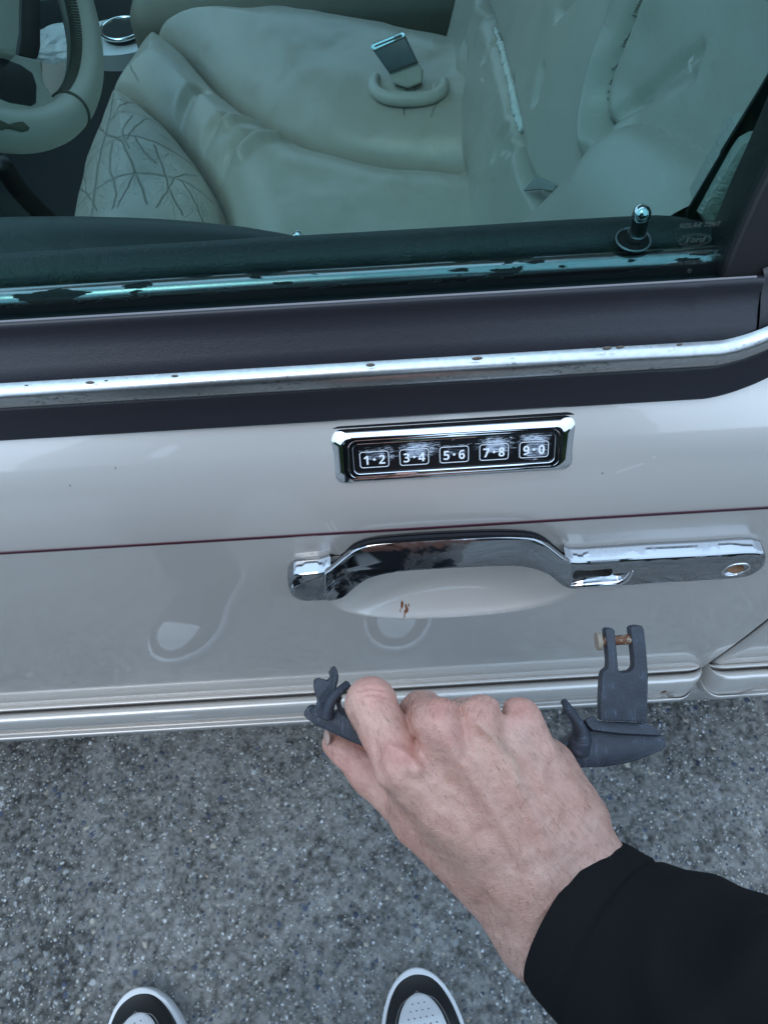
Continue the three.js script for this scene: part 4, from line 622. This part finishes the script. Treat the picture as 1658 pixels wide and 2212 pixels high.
  const pin = mesh('pivot_pin', rg, phys({ map: tex(128, 128, (u, v) => { const a = fbm(u * 9, v * 9, 2); return a > .5 ? [.42, .27, .19] : a > .42 ? [.62, .58, .5] : [.3, .17, .12]; }, true, [60, 20]), roughness: .7, metalness: .15 }), lv);
  const hd = new THREE.CylinderGeometry(.0042, .0044, .0022, 20); hd.applyQuaternion(new THREE.Quaternion().setFromUnitVectors(V(0, 1, 0), pb.clone().sub(pa).normalize())); const hp = pa.clone().addScaledVector(pb.clone().sub(pa).normalize(), -.001); hd.translate(hp.x, hp.y, hp.z); mesh('pin_head', hd, phys({ color: rgb(.28, .23, .17), roughness: .7 }), pin);
}
// ───────────── person ─────────────
{
  const who = tag(group('person'), 'person in a black long sleeved top and two tone trainers holding the broken lever', 'person');
  const J = (px, py, d) => dep(px, py, d);
  const W = J(1228, 1945, .351), FA = J(1600, 2222, .292), EL = V(.215, 1.03, .345), SH = V(.12, 1.33, .50);
  // palm: metacarpals from the knuckles to the wrist
  const mcp = [J(866, 1656, .3385), J(950, 1566, .3360), J(1040, 1557, .3410), J(1120, 1556, .351)];
  const car_ = [J(1128, 1890, .347), J(1160, 1868, .3455), J(1198, 1842, .347), J(1238, 1812, .352)];
  const palm = [
    cap(mcp[0], car_[0], .0116, .0150), cap(mcp[1], car_[1], .0115, .0150), cap(mcp[2], car_[2], .0106, .0150), cap(J(884, 1630, .352), J(936, 1606, .351), .0085, .0085), cap(mcp[3], car_[3], .0102, .0140),
    cap(J(960, 1690, .362), J(1150, 1860, .366), .016, .018), cap(J(1060, 1640, .364), J(1210, 1810, .367), .016, .018), cap(J(1150, 1640, .366), J(1235, 1770, .366), .0125, .0165),
    cap(J(1192, 1660, .362), J(1238, 1790, .361), .0108, .0140),
    cap(J(1165, 1998, .353), J(1185, 2020, .351), .0205, .0208), cap(J(1262, 1890, .3535), J(1285, 1912, .352), .0180, .018),
    cap(car_[0], J(1175, 2005, .353), .0165, .0205), cap(car_[3], J(1262, 1890, .3535), .0140, .0180), cap(car_[1], W, .017, .021),
    cap(J(1178, 2003, .352), FA.clone().addScaledVector(rt, -.006).addScaledVector(up, -.008), .0195, .018), cap(J(1262, 1890, .353), FA.clone().addScaledVector(rt, .006).addScaledVector(up, .008), .0180, .018),
    cap(J(1090, 1930, .360), J(915, 1765, .366), .0170, .0145), cap(J(905, 1745, .366), J(884, 1690, .350), .0135, .0115), cap(J(1110, 1905, .353), J(930, 1740, .354), .0150, .0120),
  ];
  const chain = (pts, rad) => { const s = []; for (let i = 1; i < pts.length; i++) s.push(cap(pts[i - 1], pts[i], rad[i - 1], rad[i])); return (x, y, z) => { let d = 1e9; for (const f of s) d = smin(d, f(x, y, z), .0035); return d; }; };
  const fingers = [
    chain([mcp[0], J(801, 1519, .355), J(798, 1560, .388), J(835, 1618, .393)], [.0112, .0114, .0095, .0082]),
    chain([mcp[1], J(911, 1545, .366), J(902, 1590, .396), J(935, 1645, .393)], [.0110, .0110, .0094, .0084]),
    chain([mcp[2], J(1001, 1556, .371), J(1000, 1600, .398), J(1030, 1650, .394)], [.0108, .0102, .009, .008]),
    chain([mcp[3], J(1096, 1570, .381), J(1090, 1608, .398), J(1112, 1650, .394)], [.0098, .009, .008, .0072]),
    chain([J(905, 1760, .371), J(806, 1672, .3855), J(728, 1606, .392)], [.0132, .0108, .0078]),
  ];
  // relief seen on the back of the hand: tendons, a vein, wrinkles over the joints
  const px = pts => spline2(pts, 4);
  const relief = [
    [px([[1031, 1562], [1062, 1590], [1092, 1620], [1112, 1652], [1118, 1690]]), 9, .0010], [px([[1010, 1640], [1030, 1700], [1080, 1770], [1110, 1840]]), 10, .0006], [px([[1180, 1640], [1170, 1700], [1195, 1760], [1225, 1830]]), 10, .0006], [px([[940, 1690], [985, 1720], [1030, 1780]]), 9, .0006], [px([[945, 1560], [1000, 1650], [1070, 1760], [1130, 1850]]), 20, .0016], [px([[1040, 1550], [1085, 1640], [1140, 1740], [1180, 1830]]), 18, .0013], [px([[1122, 1556], [1160, 1650], [1205, 1750]]), 16, .0010],
    [px([[868, 1640], [900, 1665], [950, 1740], [1040, 1850]]), 20, .0009], [px([[838, 1610], [862, 1618], [890, 1640], [905, 1662]]), 10, .0013], [px([[815, 1560], [812, 1600], [822, 1660], [850, 1730], [890, 1790]]), 9, -.0009], [px([[905, 1590], [890, 1620], [884, 1650]]), 14, -.001], [px([[990, 1540], [1000, 1580], [1010, 1630]]), 15, -.0024], [px([[1080, 1532], [1090, 1580], [1100, 1620]]), 13, -.002],
    [px([[775, 1492], [800, 1486], [828, 1490]]), 3, -.0007], [px([[772, 1505], [800, 1498], [832, 1504]]), 3, -.0006], [px([[885, 1680], [920, 1700], [950, 1740]]), 11, -.001], [px([[930, 1790], [1000, 1870], [1080, 1950], [1130, 2000]]), 26, .0012],
  ];
  const sdfHand = (x, y, z) => {
    let d = 1e9; for (const f of palm) d = smin(d, f(x, y, z), .0085);
    let e = 1e9; for (const f of fingers) e = smin(e, f(x, y, z), .0012);
    d = smin(d, e, .0028);
    if (d < .006 && d > -.006) {
      const q = proj({ x, y, z }); for (const [P, w, a] of relief) { const dd = polyDist(P, q[0], q[1])[0]; if (dd < w * 2.5) d -= a * Math.exp(-((dd / w) ** 2)); }
      d -= (fbm(x * 110, y * 110, z * 110, 3) - .5) * .0012 + (noise(x * 420, y * 420, z * 420) - .5) * .00018;
    }
    return d;
  };
  const lo = V(1e9, 1e9, 1e9), hi = V(-1e9, -1e9, -1e9);
  for (const p of [J(680, 1440, .335), J(680, 1440, .41), J(1330, 1440, .335), J(1330, 1500, .41), J(700, 1640, .41), J(1000, 2080, .33), J(1380, 2080, .33), J(1380, 2080, .40), J(1100, 2080, .40)]) { lo.min(p); hi.max(p); }
  lo.subScalar(.008); hi.addScalar(.008);
  const hand = netMesh(sdfHand, lo, hi, .00115);
  const lit = pts => px(pts);
  const red = [[862, 1630, 46], [940, 1540, 50], [1040, 1530, 40], [1120, 1535, 38], [800, 1490, 40], [760, 1650, 50], [975, 1590, 34]];
  const ps = hand.attributes.position, colr = new Float32Array(ps.count * 3), uvs = new Float32Array(ps.count * 2), ax = J(1228, 1945, .35).sub(mcp[1]).normalize(), ac = mcp[3].clone().sub(mcp[0]).normalize();
  for (let i = 0; i < ps.count; i++) {
    const x = ps.getX(i), y = ps.getY(i), z = ps.getZ(i), q = proj({ x, y, z }); let k = 0; for (const [a, b, r] of red) k = Math.max(k, Math.exp(-((q[0] - a) ** 2 + (q[1] - b) ** 2) / (r * r)));
    const v = Math.exp(-((polyDist(relief[0][0], q[0], q[1])[0] / 8) ** 2)), m = fbm(x * 160, y * 160, z * 160, 3) - .5, b = fbm(x * 45 + 7, y * 45, z * 45, 3) - .5;
    const hf = noise(x * 900, y * 900, z * 900) - .5; let r = .55 + .15 * m + .05 * b + .06 * hf, g = .305 + .12 * m - .05 * b + .06 * hf, bl = .236 + .10 * m - .05 * b + .05 * hf; r += .01 * k; g -= .035 * k; bl -= .02 * k; r -= .03 * v; g += .008 * v;
    colr[i * 3] = r; colr[i * 3 + 1] = g; colr[i * 3 + 2] = bl;
    uvs[i * 2] = (x * ax.x + y * ax.y + z * ax.z) * 1; uvs[i * 2 + 1] = (x * ac.x + y * ac.y + z * ac.z);
  }
  hand.setAttribute('color', new THREE.BufferAttribute(colr, 3)); hand.setAttribute('uv', new THREE.BufferAttribute(uvs, 2));
  // rest of the body (behind and below the camera, seen in the car's chrome and paint)
  const bodyParts = [
    cap(V(-.13, 1.0, .63), V(-.06, 1.34, .53), .135, .15), cap(V(-.19, 1.36, .53), V(.09, 1.34, .52), .075, .075), cap(V(-.05, 1.42, .52), V(-.03, 1.52, .48), .055, .052),
    cap(V(-.24, .93, .64), V(-.30, .50, .56), .09, .062), cap(V(-.30, .50, .56), V(-.335, .09, .49), .06, .042), cap(V(-.06, .93, .64), V(-.01, .50, .55), .09, .062), cap(V(-.01, .50, .55), V(.03, .09, .48), .06, .042),
    cap(V(-.25, 1.33, .53), V(-.40, 1.06, .56), .05, .042), cap(V(-.40, 1.06, .56), V(-.25, .98, .47), .04, .032), cap(V(-.25, .98, .47), V(-.2, .97, .47), .035, .035),
  ];
  const headC = V(-.03, 1.61, .45);
  const head = (x, y, z) => { let d = (Math.hypot((x - headC.x) / .078, (y - headC.y) / .115, (z - headC.z) / .098) - 1) * .08; d = smin(d, Math.hypot(x - headC.x, y - headC.y + .07, z - headC.z + .045) - .042, .03); d = smin(d, Math.hypot((x - headC.x) / .5, y - headC.y + .01, z - headC.z + .1) - .014, .02); for (const s of [-1, 1]) { d = smin(d, Math.hypot((x - headC.x - s * .08) / .5, y - headC.y, z - headC.z - .005) - .022, .01); d = Math.max(d, -(Math.hypot(x - headC.x - s * .032, y - headC.y - .015, z - headC.z + .1) - .016)); } return d; };
  const armParts = [cap(SH, EL, .045, .036), cap(EL, FA, .034, .022), cap(FA, W, .022, .02)];
  const sdfBody = (x, y, z) => { let d = 1e9; for (const f of bodyParts) d = smin(d, f(x, y, z), .05); for (const f of armParts) d = smin(d, f(x, y, z), .01); return smin(d, head(x, y, z), .03); };
  const body = netMesh(sdfBody, V(-.52, .02, .12), V(.34, 1.8, .85), .014);
  { // cut the coarse arm where the fine hand takes over
    const p = body.attributes.position, ix = body.index.array, keep = [], ha = FA.clone().lerp(W, .55), hn = W.clone().sub(FA).normalize(); for (let i = 0; i < ix.length; i += 3) { const c = V(p.getX(ix[i]), p.getY(ix[i]), p.getZ(ix[i])); if (c.clone().sub(ha).dot(hn) < 0 || c.distanceTo(W) > .25) keep.push(ix[i], ix[i + 1], ix[i + 2]); }
    body.setIndex(keep); const c = new Float32Array(p.count * 3); for (let i = 0; i < p.count; i++) { c[i * 3] = .5; c[i * 3 + 1] = .305; c[i * 3 + 2] = .235; } body.setAttribute('color', new THREE.BufferAttribute(c, 3)); body.setAttribute('uv', new THREE.BufferAttribute(new Float32Array(p.count * 2), 2));
  }
  const skinBump = tex(512, 512, (u, v) => { const a = Math.abs(wrapNoise(u, v, 90, 1) - .5) * 2, b = Math.abs(wrapNoise(u, v, 50, 2) - .5) * 2, c = wrapNoise(u, v, 150, 3); return .5 * Math.min(a, b) + .5 * c; }, false, [16, 16]);
  const skin = phys({ vertexColors: true, roughness: .5, bumpMap: skinBump, bumpScale: .00028, sheen: .15, sheenRoughness: .5, sheenColor: rgb(.8, .6, .5) });
  const fig = mesh('body', mergeGeometries([hand, body].map(g => { const o = new THREE.BufferGeometry(); for (const k of ['position', 'normal', 'uv', 'color']) o.setAttribute(k, g.attributes[k]); o.setIndex(g.index); return o; })), skin, who);
  { // thumb nail edge
    const t = J(702, 1592, .3835), g = new THREE.SphereGeometry(.0050, 16, 10); g.scale(.7, .28, .85); const a = fw.clone().multiplyScalar(-.35).addScaledVector(rt, -.8).addScaledVector(up, .1).normalize(); g.applyQuaternion(new THREE.Quaternion().setFromUnitVectors(V(0, 1, 0), a)); g.translate(t.x + .001, t.y, t.z); mesh('thumb_nail', g, phys({ color: rgb(.42, .28, .23), roughness: .35 }), who);
  }
  { // fine dark hairs on the back of the hand and fingers
    const n = hand.attributes.normal, pos = [], N = ps.count; let made = 0, tries = 0;
    while (made < 2400 && tries++ < 60000) {
      const i = Math.floor(rnd() * N), p = V(ps.getX(i), ps.getY(i), ps.getZ(i)), nn = V(n.getX(i), n.getY(i), n.getZ(i)), q = proj(p);
      if (nn.dot(fw) > -.05 || p.distanceTo(FA) < p.distanceTo(W) * 1.0) continue; const dorsal = q[1] > 1560 && q[0] > 830, fing = q[1] < 1560 && (q[0] > 870 && q[0] < 1060), idx = q[0] < 880 && q[1] > 1500 && q[1] < 1640; if (!dorsal && !fing && !idx) continue; if (dorsal && rnd() > .35 + .5 * sstep(1000, 1250, q[0])) continue;
      const dir = rt.clone().multiplyScalar(.35 + .5 * rnd()).addScaledVector(up, -.8 - .4 * rnd()); if (fing) dir.multiplyScalar(-1).addScaledVector(rt, .9); dir.addScaledVector(nn, -dir.dot(nn)).normalize().addScaledVector(nn, .28 + .3 * rnd()).normalize();
      const l = .002 + .0035 * rnd(), r = .000018 + .000022 * rnd(), s = dir.clone().cross(nn).normalize(), m1 = p.clone().addScaledVector(dir, l * .5).addScaledVector(s, l * .1 * (rnd() - .5)), tip = p.clone().addScaledVector(dir, l).addScaledVector(nn, -l * .12), b = s.clone().cross(dir);
      const ring = c => [0, 1, 2].map(k => c.clone().addScaledVector(s, r * Math.cos(k * 2.094)).addScaledVector(b, r * Math.sin(k * 2.094))), A = ring(p), B = ring(m1); const tri = (a, c, d) => pos.push(a.x, a.y, a.z, c.x, c.y, c.z, d.x, d.y, d.z);
      for (let k = 0; k < 3; k++) { const k2 = (k + 1) % 3; tri(A[k], A[k2], B[k]); tri(B[k], A[k2], B[k2]); tri(B[k], B[k2], tip); } made++;
    }
    const g = new THREE.BufferGeometry(); g.setAttribute('position', new THREE.Float32BufferAttribute(pos, 3)); g.computeVertexNormals(); const h = mesh('hand_hair', g, phys({ color: rgb(.06, .042, .03), roughness: .6 }), who); h.userData.kind = 'stuff';
  }
  // clothes
  const cloth = phys({ color: rgb(.0105, .0105, .0112), roughness: 1, specularIntensity: .25, bumpMap: tex(256, 256, (u, v) => .5 + .25 * Math.sin(u * 6.283 * 64) * Math.sin(v * 6.283 * 64) + .25 * wrapNoise(u, v, 60, 2), false, [9, 9]), bumpScale: .0003 });
  { // sleeve: a loose tube with a turned cuff and soft folds
    const c0 = J(1236, 1968, .3515), c = new THREE.CatmullRomCurve3([c0, J(1330, 2045, .337), J(1450, 2125, .317), J(1610, 2228, .29), EL.clone().lerp(FA, .5), EL, SH.clone().lerp(EL, .5), SH], false, 'centripetal');
    const nu = 96, nv = 170, ringPt = (s, j, inner = 0) => {
      const t = s, p = c.getPointAt(clamp(t, 0, 1)), T = c.getTangentAt(clamp(t, 0, 1)), a = up.clone().multiplyScalar(.72).addScaledVector(rt, .69); a.addScaledVector(T, -a.dot(T)).normalize(); const b = T.clone().cross(a).normalize();
      const th = j / nu * Math.PI * 2, L = t * .62, grow = mix(1, 1.28, sstep(0, .09, L)) * mix(1, 1.28, sstep(.09, .28, L));
      let r = mix(.0395, .0350, Math.abs(Math.sin(th))) * grow - inner;
      r -= .0016 * Math.exp(-((L / .004) ** 2)) + .0016 * Math.exp(-(((L - .021) / .0016) ** 2));
      r += .0038 * Math.sin(L * 105 + 2.2 * Math.sin(th + 1) + 1.5 * Math.sin(2 * th)) * sstep(.028, .07, L) + .007 * Math.exp(-(((L - .082 - .014 * Math.sin(th + .5)) / .011) ** 2)) - .003 * Math.exp(-(((L - .06 - .012 * Math.sin(th)) / .008) ** 2)) + .002 * (noise(L * 40, Math.cos(th) * 2, Math.sin(th) * 2) - .5) * sstep(.01, .05, L);
      return p.clone().addScaledVector(a, r * Math.cos(th)).addScaledVector(b, r * Math.sin(th));
    };
    const g = gridGeo(nu, nv + 6, (i, j) => j < 6 ? ringPt((5 - j) * .006 + (j === 5 ? .0006 : 0), i, j < 5 ? .0022 : .0006) : ringPt(Math.pow((j - 6) / nv, 1.25) * 1, i), p => [p.x + p.y, p.z - p.y]);
    mesh('sleeve', g, cloth, who);
  }
  const hood = bodyParts.slice(0, 2).concat([cap(V(-.15, .92, .64), V(-.15, 1.0, .63), .145, .14)], bodyParts.slice(7, 10));
  mesh('top', netMesh((x, y, z) => { let d = 1e9; for (const f of hood) d = smin(d, f(x, y, z), .06); return d - .012; }, V(-.55, .7, .28), V(.2, 1.5, .85), .014), cloth, who);
  mesh('trousers', netMesh((x, y, z) => { let d = 1e9; for (const f of bodyParts.slice(3, 7)) d = smin(d, f(x, y, z), .05); return Math.max(d - .014, .07 - y, y - .98); }, V(-.45, .04, .38), V(.2, 1.02, .8), .014), phys({ color: rgb(.02, .022, .028), roughness: .9 }), who);
  mesh('hair', netMesh((x, y, z) => Math.max((Math.hypot((x - headC.x) / .088, (y - headC.y - .02) / .115, (z - headC.z - .012) / .105) - 1) * .09, (headC.z - .045 - z) + (headC.y + .03 - y) * .9), V(-.15, 1.45, .3), V(.09, 1.8, .6), .008), phys({ color: rgb(.02, .014, .01), roughness: .8 }), who);
  // trainers
  const shoe = (tipx, tipz, turn) => {
    const s = group('shoe', who); s.position.set(tipx, 0, tipz); s.rotation.y = turn; // local: tip at origin, heel toward +z
    const hw = d => d < .1 ? .0555 * Math.sqrt(Math.max(0, 1 - (1 - d / .1) ** 2)) : d < .19 ? mix(.0555, .041, sm((d - .1) / .09)) : d < .26 ? mix(.041, .038, (d - .19) / .07) : .038 * Math.sqrt(Math.max(0, 1 - ((d - .26) / .036) ** 2));
    const top = d => .03 + mix(.0, .034, sstep(0, .075, d)) + mix(0, .045, sstep(.09, .2, d));
    const shell = (inset, y0, hFn, p, d0, d1, grow = 0) => { const nd = 60, na = 28; return gridGeo(na, nd, (i, j) => { const u = j / nd, d = d0 + (d1 - d0) * (.5 - .5 * Math.cos(u * Math.PI)), k = clamp((d - d0) / (d1 - d0)), dd = inset + (d - 0) * 1, w = Math.max(0, hw(clamp(d, 0, .2959)) - inset * Math.min(1, d / .02)) + grow, a = i / na * Math.PI; const X = -Math.cos(a), Y = Math.pow(Math.sin(a), p); return V(X * w, y0 + hFn(d) * Y, d); }, q => [q.x, q.z]); };
    const out = new THREE.Shape(); { const P = []; for (let k = 0; k <= 60; k++) { const d = .2959 * (.5 - .5 * Math.cos(k / 60 * Math.PI)); P.push([hw(d), d]); } const all = [...P, ...P.slice(1, -1).reverse().map(q => [-q[0], q[1]])]; out.setFromPoints(all.map(q => new THREE.Vector2(q[0], q[1]))); }
    const sole = new THREE.ExtrudeGeometry(out, { depth: .022, bevelEnabled: true, bevelSize: .004, bevelOffset: -.002, bevelThickness: .004, bevelSegments: 4 }); sole.rotateX(Math.PI / 2); sole.translate(0, .026, 0);
    mesh('sole', toCreasedNormals(sole, .7), M.white, s);
    const blk = phys({ color: rgb(.012, .012, .013), roughness: .55 });
    const hwU = d => d < .1 ? .0525 * Math.sqrt(Math.max(0, 1 - (1 - clamp((d - .0035) / .0965)) ** 2)) : Math.max(0, hw(d) - .003 - Math.max(0, d - .28) * .4);
    const hU = d => (top(d) - .029) * Math.pow(clamp((d - .0035) / .05), .4) + .001;
    mesh('upper', gridGeo(36, 80, (i, j) => { const d = .0035 + .286 * (j / 80) ** 1.8, a = i / 36 * Math.PI; return V(-Math.cos(a) * hwU(d), .0285 + hU(d) * Math.pow(Math.sin(a), .5), d); }, q => [q.x, q.z]), blk, s);
    // white perforated toe panel lying on the upper
    const hu = d => .0285 + hU(d), wu = d => Math.max(.001, hwU(d));
    const surf = (x, d) => { const k = clamp(Math.abs(x) / wu(d), 0, .999), a = Math.acos(k); return V(x, .0285 + (hu(d) - .0285) * Math.pow(Math.sin(a), .5), d); };
    const tw = d => .033 * Math.sqrt(Math.max(0, 1 - (1 - clamp((d - .027) / .055)) ** 2));
    const tp = gridGeo(24, 30, (i, j) => { const d = .027 + .07 * (j / 30) ** 1.8, w = Math.max(.0004, tw(d)), u = i / 24 * 2 - 1, q = surf(u * w, d); q.y += .0022 * Math.pow(Math.max(0, 1 - u ** 6), .5) * sstep(.027, .030, d) + .0002; return q; }, q => [q.x * 8, q.z * 8]);
    const toe = mesh('toe_panel', tp, phys({ color: rgb(.7, .72, .73), roughness: .6, bumpMap: leatherBump, bumpScale: .0003 }), s);
    const loop = []; for (let k = 0; k <= 40; k++) { const t = -1 + k / 20, d = .0245 + .062 * Math.abs(t) ** 2.2, w = tw(d) + .0035, q = surf(Math.sign(t) * Math.min(w, wu(d) * .97) * Math.min(1, Math.abs(t) * 2.2), d); q.y += .0006; loop.push(q); } mesh('stitching', tube(loop, [.0005], { n: 6, seg: 2 }), phys({ color: rgb(.2, .2, .2), roughness: .8 }), s);
    const dots = []; for (let r = 0; r < 9; r++) for (let c = -3; c <= 3; c++) { if (r > 7) continue; const d = .038 + r * .0075, x = (c + (r % 2) * .5) * .0078; if (Math.abs(x) > tw(d) - .006) continue; const q = surf(x, d), g = new THREE.CylinderGeometry(.0011, .0011, .0008, 8); g.translate(q.x, q.y + .0024, q.z); dots.push(g); }
    mesh('perforation', merge(dots), phys({ color: rgb(.12, .13, .14), roughness: .8 }), toe);
    return s;
  };
  shoe(-.372, .2315, .30); shoe(.003, .2265, .10);
}
renderer.render(scene, camera);
